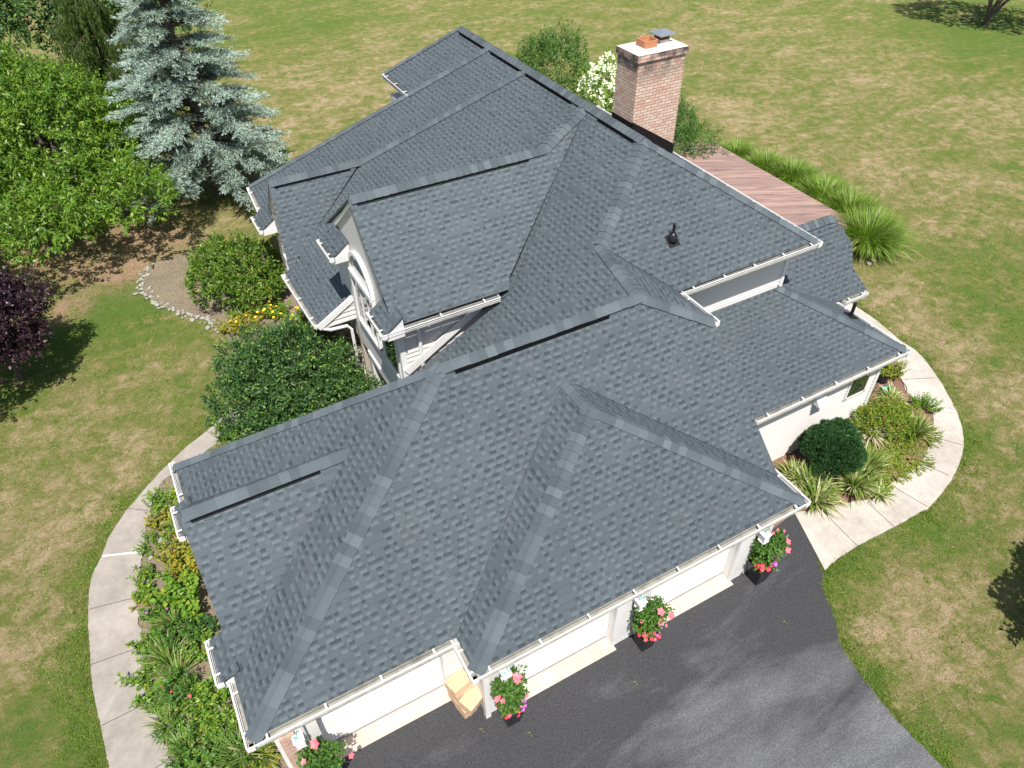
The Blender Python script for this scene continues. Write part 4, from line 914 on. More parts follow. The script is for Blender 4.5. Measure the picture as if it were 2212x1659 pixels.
# left side: cherry, blue cedar, weeping spruces, plum
shrub('cherry_tree', (-2.7, 32.2), 'broad bright green leafy tree left of the blue cedar', 'tree',
      [(0, 0, 2.5, 3.2, 2.5), (.9, -3.6, 2.1, 1.9, 1.2), (-2.6, -4.0, 2.2, 2.2, 1.3), (-.6, -5.6, 2.2, 1.7, 1.0), (2.0, -4.6, 2.3, 1.4, .9), (-3.6, -5.6, 2.3, 1.8, 1.0), (2.4, -5.6, 2.3, 1.3, .8), (1.6, -1.4, 1.9, 2.2, 1.6), (-2.2, -1.2, 2.1, 2.8, 2.0), (.6, -2.4, 1.3, 2.0, 1.2), (-1.6, 1.2, 3.0, 2.4, 2.0), (.9, .6, 3.4, 1.9, 1.9), (-3.8, .3, 2.2, 2.6, 2.0), (-3.2, 4.0, 2.6, 2.8, 2.3), (-.6, 1.5, 4.4, 1.9, 1.5), (-3.4, 1.8, 3.9, 1.9, 1.5), (.2, 3.6, 2.6, 2.2, 2.0), (-.3, -3.1, 1.0, 1.5, .9), (2.7, .2, 2.2, 1.6, 1.5), (-3.2, -2.6, 1.4, 2.0, 1.3)], 'green', 7600, 15, .18, .36, trunk=(1.6, .2), droop=.75, tw=.42, nl=14, bark='barkd')
def cedar(base, H, R0, label):
    base = np.array([base[0], base[1], 0.]); t = thing('blue_cedar', base, label, 'tree'); m = MB(); m.tube([base, base+np.array([.05, 0, H*.5]), base+np.array([0, .05, H])], [.24, .15, .02], 9); m.build('trunk', MT['barkd'], t)
    br = MB(); Q = []; Q2 = []
    z = 1.15; lev = 0
    while z < H-.2:
        fr = z/H; Rr = R0*(1-fr)**.78*(1.0 if fr > .08 else .92); nb = 7 if fr < .6 else 6
        for j in range(nb):
            az = 2*math.pi*(j+rng.random()*.8)/nb + lev*.9; Lb = Rr*rng.uniform(.80, 1.10)
            d = np.array([math.cos(az), math.sin(az), 0]); zz = z+rng.uniform(-.15, .15); k = 7
            pts = [base+np.array([0, 0, zz])+d*Lb*s+np.array([0, 0, Lb*(.26*s-.30*s*s)]) for s in np.linspace(0, 1, k)]
            br.tube(pts, list(np.linspace(.045, .008, k)), 4)
            sd = np.array([-d[1], d[0], 0]); nt_ = int(25*Lb)+10
            for s in rng.uniform(.22, 1.02, nt_):
                p = base+np.array([0, 0, zz])+d*Lb*s+np.array([0, 0, Lb*(.26*s-.30*s*s)]); sg = rng.choice([-1, 1]); tl = rng.uniform(.30, .75)*(1.15-.45*s)
                td = nrm(d*rng.uniform(.35, 1.1)+sd*sg*rng.uniform(.35, 1.0)+np.array([0, 0, rng.uniform(-.18, .12)]))
                n_ = int(tl/.019); tt = rng.random((n_, 1)); C = p+td*tl*tt+np.array([0, 0, .0])
                D = nrm(td*.9+rng.normal(0, .55, (n_, 3))+np.array([0, 0, .22])); NN = nrm(rng.normal(0, .4, (n_, 3))+np.array([0, 0, 1.]))
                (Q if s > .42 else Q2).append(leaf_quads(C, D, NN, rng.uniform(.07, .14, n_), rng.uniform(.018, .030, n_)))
        z += .34+.05*rng.random(); lev += 1
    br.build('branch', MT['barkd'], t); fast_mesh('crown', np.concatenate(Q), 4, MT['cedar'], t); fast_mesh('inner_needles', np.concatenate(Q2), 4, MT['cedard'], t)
cedar((2.7, 30.5), 9.8, 4.0, 'tall blue grey cedar with layered feathery branches')
def weeping(base, H, R0, label, n=52):
    base = np.array([base[0], base[1], 0.]); t = thing('weeping_spruce', base, label, 'tree'); m = MB(); m.tube([base, base+np.array([.1, 0, H*.6]), base+np.array([.2, .1, H])], [.2, .13, .03], 8); m.build('trunk', MT['barkd'], t)
    Q = []; br = MB()
    for i in range(n):
        z = H*rng.uniform(.2, .98); az = rng.uniform(0, 6.28); Lb = R0*(1.15-z/H)*rng.uniform(.8, 1.2)+.3; d = np.array([math.cos(az), math.sin(az), 0])
        pts = [base+np.array([0, 0, z])+d*Lb*s+np.array([0, 0, .35*s-.75*s*s]) for s in np.linspace(0, 1, 6)]; br.tube(pts, list(np.linspace(.03, .008, 6)), 4)
        for s in rng.uniform(.05, 1., int(34*Lb)):
            p = base+np.array([0, 0, z])+d*Lb*s+np.array([0, 0, .35*s-.75*s*s])+rng.normal(0, .05, 3); hl = rng.uniform(.5, 1.5); k = int(hl/.04)
            C = p+np.array([0, 0, -1.])*hl*rng.random((k, 1))+rng.normal(0, .035, (k, 3)); D = nrm(np.array([0, 0, -1.])+rng.normal(0, .25, (k, 3))); Q.append(leaf_quads(C, D, rdir(k), rng.uniform(.12, .22, k), .030))
    br.build('branch', MT['barkd'], t); fast_mesh('crown', np.concatenate(Q), 4, MT['weep'], t)
weeping((-4.6, 37.5), 7.6, 3.0, 'weeping spruce with hanging green curtains behind the cherry tree, left one')
weeping((.3, 38.2), 7.6, 2.9, 'weeping spruce with hanging olive curtains between cherry tree and cedar')
shrub('oak_tree', (-8.2, 41.5), 'dark leafy tree in the top left corner behind the weeping spruce', 'tree', [(0, 0, 3.6, 3.2, 3.0), (3.4, 2, 4.2, 2.6, 2.6), (2.6, -2.5, 2.4, 2.4, 2.2), (-2.5, -3, 3.4, 3.0, 3.0), (6.5, 5, 3.4, 3.0, 3.2), (1, 6, 4.5, 4, 3.5), (.5, -4.5, 1.8, 3.2, 1.9), (4.5, -2.5, 1.8, 2.6, 1.9), (2, -3, 4.4, 3.0, 2.2), (-2, -4, 4.4, 3, 2.2), (1.5, 1, 6.2, 3, 2.2)], 'shrub', 6500, 11, .20, .5, trunk=(1.8, .2), droop=.4, tw=.4, bark='barkd')
shrub('maple_tree', (3.4, 44.5), 'dark leafy tree at the top edge behind the blue cedar', 'tree', [(0, 0, 3.4, 2.6, 2.8), (-2.6, .5, 3.2, 2.4, 2.4), (-1, 4, 4, 3, 3.2)], 'shrub', 2000, 11, .20, .5, trunk=(1.8, .2), droop=.4, tw=.4, bark='barkd')
shrub('plum_tree', (-5.15, 21.7), 'dark purple leaved plum tree at the left edge', 'tree', [(0, 0, 2.0, 1.35, 1.1), (.8, .3, 2.2, .8, .6), (-1.2, .4, 2.4, 1.2, 1.0), (.5, -.6, 1.6, .85, .6), (-.9, -1.1, 1.8, 1.2, .9), (.1, .8, 2.3, .9, .7)], 'plum', 3000, 12, .11, .5, trunk=(1.0, .1), droop=.2, tw=.35, bark='barkd')
# big shrubs by the front of the house
shrub('rhododendron', (1.95, 22.75), 'yellow green rhododendron bush beside the stone gable wall', 'shrub', [(0, 0, .95, 1.15, 1.0), (-.8, -.25, .8, .85, .85), (.5, .2, .8, .8, .8), (.2, -.85, .6, .8, .7), (-.5, .7, .9, .9, .85), (.55, -.6, .5, .65, .6)], 'rhodo', 1900, 11, .145, .34, droop=.1, tw=.10, shell=(.88, 1.08), up=.7, inner=.15, spread=1.3)
shrub('privet_shrub', (1.8, 15.75), 'large dark green rounded shrub beside the garage roof and front porch', 'shrub', [(0, 0, 1.45, 1.6, 1.35), (-1.0, -.2, 1.25, 1.15, 1.0), (.7, -.2, 1.2, 1.0, .9), (.2, -1.1, 1.1, 1.2, .95), (-.6, .9, 1.5, 1.05, 1.05), (.1, .9, 1.4, .9, .9), (-.8, -1.2, .9, .9, .8), (1.3, -.9, .9, .8, .7), (-.4, .1, 2.0, .95, .7)], 'shrub', 4200, 12, .105, .42, droop=.35, tw=.30, nl=16)
shrub('boxwood_shrub', (3.6, 13.6), 'bright green small leaved bush between porch step and garage roof', 'shrub', [(0, 0, .7, .85, .7), (-.9, -.3, .6, .7, .6)], 'perr', 500, 12, .07, .6, droop=.1, tw=.2)
# right bed
def mugo(base, r, label):
    base = np.array([base[0], base[1], 0.]); t = thing('mugo_pine', base, label, 'shrub'); Q = []
    lob = [(0, 0, .78, r, .74)] + [(r*.62*math.cos(a), r*.62*math.sin(a), .66+.16*math.sin(a*3), r*.50, .50) for a in np.linspace(0, 6.28, 8)[:-1]] + [(r*.35*math.cos(a), r*.35*math.sin(a), 1.12, r*.46, .36) for a in (0.5, 2.6, 4.6)]
    P = []
    for lb in lob:
        n = int(420*lb[3]**1.2)+60; d = rdir(n); d[:, 2] = np.abs(d[:, 2])*1.0-.25; d = nrm(d); P.append(base+np.array(lb[:3])+d*np.array([lb[3], lb[3], lb[4]])*rng.uniform(.9, 1.03, (n, 1)))
    P = np.concatenate(P); P = P[P[:, 2] > .06]; C0 = base+np.array([0, 0, .6]); k = 30
    O = nrm(P-C0+np.array([0, 0, .3])); C = np.repeat(P, k, 0); D = nrm(np.repeat(O, k, 0)*1.0+rng.normal(0, .55, (len(C), 3))); fast_mesh('foliage', leaf_quads(C, D, rdir(len(C)), rng.uniform(.06, .11, len(C)), .011), 4, MT['pine'], t)
    m = MB(); 
    for lb in lob[1:]: m.tube([base, base+np.array(lb[:3])*np.array([.5, .5, .6]), base+np.array(lb[:3])], [.05, .035, .012], 6)
    m.build('stem', MT['barkd'], t)
    d = rdir(5200); d[:, 2] = np.abs(d[:, 2]); P = base+np.array([0, 0, .5])+d*np.array([r*.9, r*.9, .95])*rng.uniform(.45, .9, (5200, 1)); fast_mesh('inner_needles', leaf_quads(P, rdir(5200), rdir(5200), .16, .07), 4, MT['pine'], t)
mugo((13.2, 7.25), .70, 'dark green dome shaped mugo pine in the bed before the white wing wall')
shrub('spirea_shrub', (15.55, 7.6), 'bushy green shrub with reddish tips between wing corner and curved walk', 'shrub', [(0, 0, .38, .5, .40), (.50, .0, .32, .42, .34), (-.42, .15, .36, .36, .36), (.75, -.25, .22, .34, .24), (.15, -.38, .24, .36, .26)], 'spirea', 700, 10, .075, .42, droop=.1, tw=.2)

# clumps of strap leaves: every blade an arching strip
def blades(base, n, H, spread_, w_, droop=.8, seg=4, r0=.08, lean=(0, 0)):
    base = np.asarray(base, float); az = rng.uniform(0, 2*math.pi, n); Ln = H*rng.uniform(.65, 1.15, n); sp = spread_*rng.uniform(.25, 1.1, n); d = np.stack([np.cos(az), np.sin(az), np.zeros(n)], 1)
    P0 = base+d*r0*rng.random((n, 1)); sdv = np.stack([-d[:, 1], d[:, 0], np.zeros(n)], 1); out = []
    def pt(s): return P0+d*(sp*Ln*s**1.3)[:, None]+np.array([0, 0, 1.])*(Ln*(s-droop*sp*s*s*.75))[:, None]+np.array([lean[0], lean[1], 0])*s*s
    ww = w_*rng.uniform(.7, 1.2, n)
    S_ = np.linspace(0, 1, seg+1); W_ = [1.0, 1.1, .9, .6, .08] if seg == 4 else [1, .8, .08]
    for i in range(seg):
        a, b = pt(S_[i]), pt(S_[i+1]); wa = (ww*W_[i])[:, None]/2; wb = (ww*W_[i+1])[:, None]/2
        out.append(np.stack([a-sdv*wa, a+sdv*wa, b+sdv*wb, b-sdv*wb], 1))
    V = np.stack(out, 1).reshape(-1, 3); V[:, 2] = np.maximum(V[:, 2], .03); return V
def strip_mesh(name, V, seg, mat, parent):
    """join the quads of one blade so that a blade is one island"""
    V = V.reshape(-1, seg, 4, 3); n = len(V); rows = np.concatenate([V[:, :, 0:2], V[:, -1:, [3, 2]]], 1)       # n, seg+1, 2, 3
    me = bpy.data.meshes.new(name); vv = rows.reshape(-1, 3).astype(np.float32); base = np.arange(n)[:, None]*(seg+1)*2+np.arange(seg)[None]*2
    f = np.stack([base, base+1, base+3, base+2], -1).reshape(-1, 4).astype(np.int32)
    me.vertices.add(len(vv)); me.vertices.foreach_set('co', vv.ravel()); me.loops.add(f.size); me.loops.foreach_set('vertex_index', f.ravel()); me.polygons.add(len(f)); me.polygons.foreach_set('loop_start', np.arange(0, f.size, 4, dtype=np.int32)); me.update(calc_edges=True)
    return link_mesh(name, me, mat, parent)
def clump(name, xy, label, cat, n, H, sp, w_, mat, group=None, droop=.8, r0=.08, dry=0, lean=(0, 0)):
    t = thing(name, (xy[0], xy[1], 0), label, cat, group); b = (xy[0], xy[1], .02)
    strip_mesh('blades', blades(b, n, H, sp, w_, droop, r0=r0, lean=lean), 4, MT[mat], t)
    if dry: strip_mesh('dry_blades', blades(b, dry, H*.9, sp*1.35, w_, droop*1.2, r0=r0), 4, MT['dry'], t)
    return t
og = [((1575, 335), .8, 'ornamental grass clump at the far corner of the wooden deck'), ((1640, 365), .85, 'second ornamental grass clump along the deck from its far corner'), ((1700, 385), .9, 'ornamental grass clump beside the middle of the deck edge'),
      ((1765, 430), 1.0, 'fourth ornamental grass clump along the deck from its far corner'), ((1820, 465), 1.05, 'ornamental grass clump at the near corner of the wooden deck'), ((1862, 520), 1.15, 'largest ornamental grass clump bending over the lawn past the deck')]
for (px, sc, lb) in og:
    c = G(*px, .5)+np.array([.55, .15, 0]); clump('ornamental_grass', c[:2], lb, 'grass clump', int(2300*sc), 1.35*sc, .85, .026, 'orn', 'ornamental grasses along the deck', droop=1.1, r0=.62*sc, dry=60)
c = G(1545, 318, .3); clump('ornamental_grass', (c[0]-.3, c[1]+.3), 'low ornamental grass tuft behind the deck near the chimney', 'grass clump', 350, .6, .7, .02, 'orn', 'ornamental grasses along the deck', r0=.3)
dl = [((1715, 1035), 90, .55, .9, 10, 'small striped lily clump nearest the garage corner'), ((1745, 1048), 120, .6, 1.0, 40, 'lily clump with pale dried blades beside the pine'), ((1770, 1062), 90, .55, 1.1, 60, 'lily clump of mostly dried cream blades in front of the pine'),
      ((1760, 1085), 110, .6, .9, 12, 'green lily clump beside the path near the garage corner'), ((1845, 1050), 150, .75, .85, 20, 'tall green lily clump right of the pine by the path'), ((1868, 1022), 120, .85, .6, 6, 'upright blue green iris clump right of the pine'),
      ((1880, 935), 30, .5, 1.0, 60, 'bleached dry leaf clump between the pine and the reddish shrub'), ((1925, 860), 50, .4, 1.0, 60, 'pale dried leaf clump beside the garden hose'), ((1975, 935), 120, .6, .7, 8, 'green iris clump at the walk edge beside the reddish shrub'), ((1900, 1065), 60, .35, .9, 8, 'short leafy lily clump on the curved walk edge')]
for (px, n, H, sp, dry, lb) in dl:
    c = G(*px, .1); clump('daylily_clump', c[:2], lb, 'plant', int(n*1.5), H*1.15, sp, .042, 'lily', 'strap leaved clumps in the right bed', dry=int(dry*1.3), r0=.14)

# leafy perennials: stems with leaves
def leafy(name, xy, label, mat, n_st, H, rad, L, W_, per=16, group=None, flowers=None, cat='plant', lean=(0, 0)):
    t = thing(name, (xy[0], xy[1], 0), label, cat, group); st = MB(); C = []; D = []; NN = []; tips = []
    for i in range(n_st):
        az = rng.uniform(0, 6.28); r = rad*math.sqrt(rng.random()); h = H*rng.uniform(.6, 1.1); d = np.array([math.cos(az), math.sin(az), 0]); b = np.array([xy[0], xy[1], 0])+d*r*.6; tp = b+d*r*.7+np.array([lean[0], lean[1], h])+rng.normal(0, .03, 3)
        st.tube([b, (b+tp)/2+d*.02, tp], [.008, .006, .003], 4); tips.append(tp); k = per
        s = rng.random((k, 1))**.7; p = b+(tp-b)*s; q = rdir(k); q[:, 2] = np.abs(q[:, 2])*.4-.1; C.append(p); D.append(q); NN.append(nrm(np.array([0, 0, 1.])+rng.normal(0, .35, (k, 3))))
    C, D, NN = map(np.concatenate, (C, D, NN)); LL = L*rng.uniform(.6, 1.2, len(C)); fast_mesh('leaves', leaf_quads(C, D, NN, LL, LL*W_), 4, MT[mat], t); st.build('stems', MT['perd'], t)
    if flowers:
        fm, nf, rf = flowers; F = []
        for tp in [tips[i] for i in rng.choice(len(tips), min(nf, len(tips)), replace=False)]: F.append(flower(tp+np.array([0, 0, .02]), rf))
        fast_mesh('flowers', np.concatenate(F), 4, MT[fm], t)
    return t
def flower(c, r, n=6, nv=(0, -.3, 1)):
    az = np.linspace(0, 2*math.pi, n, endpoint=False)+rng.random()*3; nv = nrm(np.array(nv, float)+rng.normal(0, .3, 3)); a = nrm(np.cross(nv, (.3, .5, .2))); b = np.cross(nv, a)
    D = a*np.cos(az)[:, None]+b*np.sin(az)[:, None]+nv*.25; return leaf_quads(np.repeat(np.array([c]), n, 0), D, np.repeat(nv[None], n, 0), r, r*.95)
GL = 'plants in the bed along the left walk'
Lp = [('golden_shrub', (352, 1085), 'yellow green leafy plant at the top of the left bed by the gutter', 'perr', 26, .5, .38, .09, .5, None), ('leafy_perennial', (345, 1125), 'low yellowish plant beside the left walk above the white strip', 'yell', 22, .35, .30, .08, .5, None),
      ('leafy_perennial', (385, 1150), 'bright green plant under the small gable return', 'perr', 26, .5, .34, .08, .5, None), ('leafy_perennial', (330, 1175), 'fine leaved green plant touching the white strip on the left walk', 'perr', 26, .35, .34, .07, .4, None),
      ('golden_shrub', (392, 1200), 'golden yellow leaved shrub with orange tips against the garage side', 'yell', 36, .75, .38, .11, .42, None), ('golden_shrub', (405, 1240), 'second yellow leaved shrub just below the golden orange one', 'yell', 30, .8, .30, .12, .42, None),
      ('leafy_perennial', (318, 1245), 'small weed with pointed leaves at the path edge beside white rocks', 'perr', 14, .4, .25, .10, .4, None), ('leafy_perennial', (325, 1282), 'lime green round leaved plant at the path edge', 'perr', 16, .35, .25, .10, .7, None),
      ('tall_perennial', (395, 1290), 'tall broad leaved bright green plant close to the garage roof edge', 'perr', 34, 1.0, .36, .13, .7, None), ('leafy_perennial', (420, 1325), 'leafy green stem plant under the roof edge', 'perr', 12, .8, .16, .12, .7, None), ('reddish_weed', (305, 1300), 'reddish brown weed leaning over the left walk', 'yell', 10, .3, .2, .09, .4, None),
      ('hydrangea', (340, 1330), 'low hydrangea with pale blue flower heads by the rocks', 'perd', 16, .4, .26, .12, .6, ('purpf', 2, .035)), ('leafy_perennial', (362, 1300), 'feathery green plant in the middle of the left bed', 'perr', 30, .55, .34, .07, .35, None),
      ('leafy_perennial', (315, 1385), 'branching weed sprawling over the path edge beside the hydrangea', 'perr', 16, .4, .26, .10, .45, None), ('rose_bush', (340, 1395), 'small rose bush with one pink bloom near the path', 'perd', 14, .45, .22, .09, .5, ('pinkf', 2, .05)), ('leafy_perennial', (395, 1375), 'dense green perennial clump in the left bed centre', 'perd', 40, .6, .34, .09, .4, None),
      ('broadleaf_plant', (440, 1355), 'dark broad leaved plant on the bare soil by the wall', 'shrub', 14, .3, .22, .15, .5, None), ('leafy_perennial', (440, 1400), 'light green plant beside the garage gutter return', 'perr', 26, .45, .28, .09, .45, None),
      ('leafy_perennial', (325, 1470), 'arching stems of pointed leaves reaching far over the left walk', 'perr', 20, .45, .45, .13, .35, None), ('orange_lily', (390, 1490), 'tall stems of green leaves with orange flowers in the left bed', 'perd', 26, .7, .30, .12, .28, ('redf', 3, .04)), ('leafy_perennial', (345, 1510), 'feathery light green mound at the path bend', 'perr', 30, .35, .28, .06, .35, None),
      ('leafy_perennial', (430, 1500), 'mid green bushy plant on soil below the downspout corner', 'perr', 26, .4, .28, .08, .5, None), ('phlox', (470, 1500), 'phlox with pointed leaves under the garage gutter', 'perr', 26, .6, .26, .10, .4, None), ('phlox', (485, 1560), 'second phlox plant along the garage gutter', 'perr', 26, .6, .28, .10, .4, None),
      ('leafy_perennial', (430, 1565), 'tangled light green plant in the lower left bed', 'perr', 30, .4, .32, .08, .45, None), ('leafy_perennial', (370, 1580), 'small grey green plant beside rocks at the lower walk', 'perd', 20, .3, .24, .07, .5, None), ('leafy_perennial', (460, 1610), 'ferny green plant near the bottom of the left bed', 'perr', 36, .5, .32, .08, .4, None),
      ('dark_shrub', (420, 1640), 'dark green bush at the bottom edge left of the garage corner', 'perd', 46, .55, .4, .08, .5, None), ('leafy_perennial', (500, 1650), 'fern like plant below the garage roof corner', 'perd', 34, .45, .36, .08, .45, None), ('leafy_perennial', (395, 1700), 'leafy plant at the bottom frame edge by the walk', 'perr', 36, .5, .4, .09, .5, None),
      ('leafy_perennial', (575, 1650), 'yellow green plant beside the brick pier', 'yell', 16, .35, .2, .08, .5, None), ('leafy_perennial', (470, 1720), 'broad bushy plant cut by the bottom frame edge', 'perd', 44, .6, .45, .09, .5, None)]
for (nm, px, lb, mat, ns, H, rad, L, W_, fl) in Lp:
    c = G(*px, .25*H+.1); leafy(nm, c[:2], lb, mat, int(ns*1.25), H, rad, L, W_, 15, GL, fl)
for (px, n, H, sp, lb) in (((375, 1345), 150, .65, .8, 'green strap leaved clump beside the hydrangea'), ((365, 1425), 190, .7, .7, 'blue green iris clump in the middle of the left bed'), ((385, 1455), 110, .65, .9, 'narrow leaved clump below the iris'), ((385, 1535), 110, .5, 1.0, 'daylily clump spreading at the bend of the left walk'), ((360, 1565), 80, .45, .9, 'small daylily clump beside the lower walk rocks'),
                            ((520, 1630), 190, .75, 1.0, 'big arching daylily clump under the garage corner'), ((560, 1625), 150, .7, 1.0, 'arching daylily clump beside the brick pier'), ((400, 1620), 110, .5, .9, 'grassy clump at the bottom of the left bed')):
    c = G(*px, .15); clump('daylily_clump', c[:2], lb, 'plant', n, H, sp, .026, 'blade', GL, r0=.12)
# front island bed flowers beside the porch, golden edge of the right bed
for i, (px, mat, fl, lb) in enumerate((((520, 672), 'perr', None, 'low green plants at the foot of the rhododendron'), ((560, 675), 'yell', ('yelf', 10, .05), 'yellow flowering plant below the rhododendron'), ((600, 670), 'perr', ('yelf', 6, .05), 'flowering plant in front of the stone wall, left one'), ((640, 690), 'perr', ('yelf', 14, .06), 'bright yellow flowers beside the porch gutter'),
        ((655, 705), 'perr', ('yelf', 8, .06), 'golden flowers between the porch gutter and the dark shrub'), ((500, 700), 'yell', None, 'yellowing plant on the island bed beside the stones'), ((530, 705), 'yell', ('yelf', 3, .05), 'orange tinged plant above the big dark shrub'), ((495, 930), 'perr', None, 'light green weeds between the left walk and the garage roof'))):
    c = G(*px, .2); leafy('flowering_plant', c[:2], lb, mat, 40, .45, .42, .09, .45, 14, 'small plants in the front island bed', fl)
for i, (px, r, lb) in enumerate((((1985, 935), .50, 'golden groundcover mound inside the outer bend of the walk'), ((1960, 985), .55, 'golden groundcover mound at the lower bend of the walk'), ((1925, 1010), .45, 'golden groundcover mound right of the tall lilies'), ((1905, 965), .5, 'sparse golden groundcover beside the mugo pine'), ((1895, 1045), .30, 'low groundcover tuft near the bottom of the walk'), ((1940, 940), .45, 'golden groundcover in front of the reddish shrub'))):
    c = G(*px, .05); leafy('groundcover_mound', c[:2], lb, 'lemon', 230, .11, r, .042, .6, 13, 'golden groundcover in the right bed')
c = G(1920, 795, .2); leafy('barberry_shrub', c[:2], 'small round yellow green shrub at the wing corner beside the walk', 'lemon', 120, .42, .42, .06, .6, 16)
c = G(2000, 870, .2); leafy('leafy_perennial', c[:2], 'light green plant spilling on the walk by the white strip', 'perr', 50, .35, .36, .09, .3, 14, 'plants in the right bed')
# shrubs behind the house
shrub('lilac_shrub', (17.9, 28.8), 'tall loose green shrub behind the ridge left of the chimney', 'shrub', [(0, 0, 2.4, 1.5, 2.1), (.8, -1.0, 1.6, 1.2, 1.5), (-.9, .3, 1.8, 1.2, 1.6), (.9, .6, 3.1, 1.0, 1.2), (-.5, .2, 3.4, .9, .9)], 'perd', 1500, 12, .14, .32, droop=.2, tw=.5, up=1.0)
tv, Pv = shrub('viburnum', (18.7, 25.4), 'shrub covered with creamy white blossom beside the brick chimney', 'shrub', [(0, 0, 2.5, 1.35, 1.7), (.8, -.4, 2.5, 1.3, 1.6), (-.7, .0, 1.6, 1.2, 1.3)], 'perr', 1300, 11, .10, .55, droop=.2, tw=.25)
sel = Pv[(Pv[:, 2] > 1.1) & (Pv[:, 1] < 26.2)]; sel = sel[rng.choice(len(sel), 520, replace=False)]
sel = sel + nrm(sel-np.array([18.8, 25.4, 1.2]))*.12
fl = [leaf_quads(np.repeat(p[None]+rng.normal(0, .035, (1, 3)), 12, 0)+rng.normal(0, .04, (12, 3)), rdir(12), nrm(np.array([0, -.5, 1.])+rng.normal(0, .4, (12, 3))), .11, .09) for p in sel]
fast_mesh('blossom', np.concatenate(fl), 4, MT['whitef'], tv)
shrub('dogwood_shrub', (20.6, 23.6), 'dark green arching shrub below the white blossom shrub', 'shrub', [(0, 0, .9, 1.4, .95), (-1.5, .8, .9, 1.2, .9), (1.0, -.8, .8, 1.0, .8)], 'perd', 900, 11, .10, .4, droop=.2, tw=.4, up=.9)
shrub('forsythia_shrub', (21.7, 24.6), 'green shrub on the lawn right of the chimney behind the deck', 'shrub', [(0, 0, 1.0, .95, 1.2), (-.5, .4, 1.6, .7, .9), (.2, -.4, .6, .6, .6)], 'perd', 900, 11, .10, .4, droop=.2, tw=.35, up=.9)
# far right plum and the tree at the right frame edge
t = thing('plum_tree', (49.9, 28.9, 0), 'purple leaved tree with bare forked trunk in the top right corner', 'tree'); b0 = np.array([49.9, 28.9, 0.])
V, P = crown([(50.0, 29.6, 3.5, 2.9, 1.35), (51.6, 28.0, 3.3, 2.3, 1.2), (48.6, 31.0, 3.3, 1.9, 1.0), (50.6, 27.4, 3.5, 2.2, 1.2)], 2300, 10, .16, .55, tw=.4); fast_mesh('crown', V, 4, MT['plum'], t)
m = MB()
m.tube([b0, b0+np.array([0, 0, .5])], [.22, .17], 9)
for dx, dy in ((-.7, .3), (.0, .5), (.9, -.5), (1.5, -1.0), (.5, -.2)): m.tube([b0+np.array([0, 0, .35]), b0+np.array([dx*.35, dy*.35, 1.3]), b0+np.array([dx, dy, 2.6]), b0+np.array([dx*1.5, dy*1.5, 3.6])], [.12, .09, .07, .03], 7)
m.build('trunk', MT['barkd'], t)
shrub('birch_tree', (14.8, -.5), 'leafy tree mostly beyond the right frame edge casting a shadow on the lawn', 'tree', [(-.2, .4, 2.4, 1.7, 1.0), (.3, -.8, 2.5, 1.5, 1.0), (-1.1, -.2, 2.0, .9, .55), (.9, .9, 2.5, 1.3, .9), (-1.62, 1.95, .75, .16, .10)], 'perd', 3400, 12, .13, .7, trunk=(1.5, .1), droop=.3, tw=.35)

# ------------------------------------------------------------------ STONES
def rock_mesh(seed):
    r = np.random.default_rng(seed); bm = bmesh.new(); bmesh.ops.create_icosphere(bm, subdivisions=2, radius=1)
    k = [(nrm(r.normal(size=3)), r.uniform(.62, .9)) for _ in range(7)]
    for v in bm.verts:
        p = np.array(v.co)
        for d, h in k:
            e = p@d-h
            if e > 0: p = p-d*e
        v.co = p*np.array([1, .75, .55])
    me = bpy.data.meshes.new('stone'); bm.to_mesh(me); bm.free(); me.materials.append(MT['stone']); return me
rms = [rock_mesh(i) for i in range(6)]
def rock(x, y, s, label, group, z=.02):
    o = bpy.data.objects.new('stone', rms[rng.integers(6)]); COL.objects.link(o); o.location = (x, y, z+s*.25); o.rotation_euler = (rng.uniform(-.3, .3), rng.uniform(-.3, .3), rng.uniform(0, 6.3)); o.scale = (s, s, s); tag(o, label, 'stone', group)
arc_px = [(337, 576), (317, 583), (311, 594), (308, 603), (306, 612), (307, 622), (312, 631), (319, 640), (329, 648), (338, 656), (349, 662), (361, 668), (374, 672), (387, 677), (399, 682), (411, 685), (424, 687), (437, 689), (448, 694), (456, 700), (465, 705), (474, 709), (481, 716), (487, 723)]
ap = smooth_line(poly_px(arc_px), 3)
for p in ap:
    for _ in range(1+(rng.random() < .35)): rock(p[0]+rng.normal(0, .11), p[1]+rng.normal(0, .09), rng.uniform(.045, .11), 'pale stone in the curved edging of the island bed', 'pale edging stones round the island bed')
for c in [(1060, 100), (1040, 190), (1065, 80), (985, 300), (990, 380), (960, 450), (985, 480), (975, 500), (990, 580), (1000, 720), (1010, 860), (1000, 920), (985, 905), (1020, 960), (1050, 1000), (1040, 1120), (1060, 1130), (1080, 1150), (1100, 1350), (1100, 1390), (1130, 1450), (1170, 1510), (1150, 1490), (1190, 1440), (1140, 1420), (1245, 1255), (975, 1260-300), (1030, 940), (1200, 1480), (1110, 1410)]:
    p = G(c[0]/3, 1106+c[1]/3); rock(p[0]+rng.normal(0, .02), p[1], rng.uniform(.05, .11), 'pale rock among the plants of the left walk bed', 'pale rocks in the left walk bed')
for px in ((1690, 440+60), (1880, 555), (1885, 565), (1876, 572)):
    p = G(*px); rock(p[0], p[1], .12, 'grey rock at the foot of the ornamental grasses', 'rocks by the ornamental grasses')

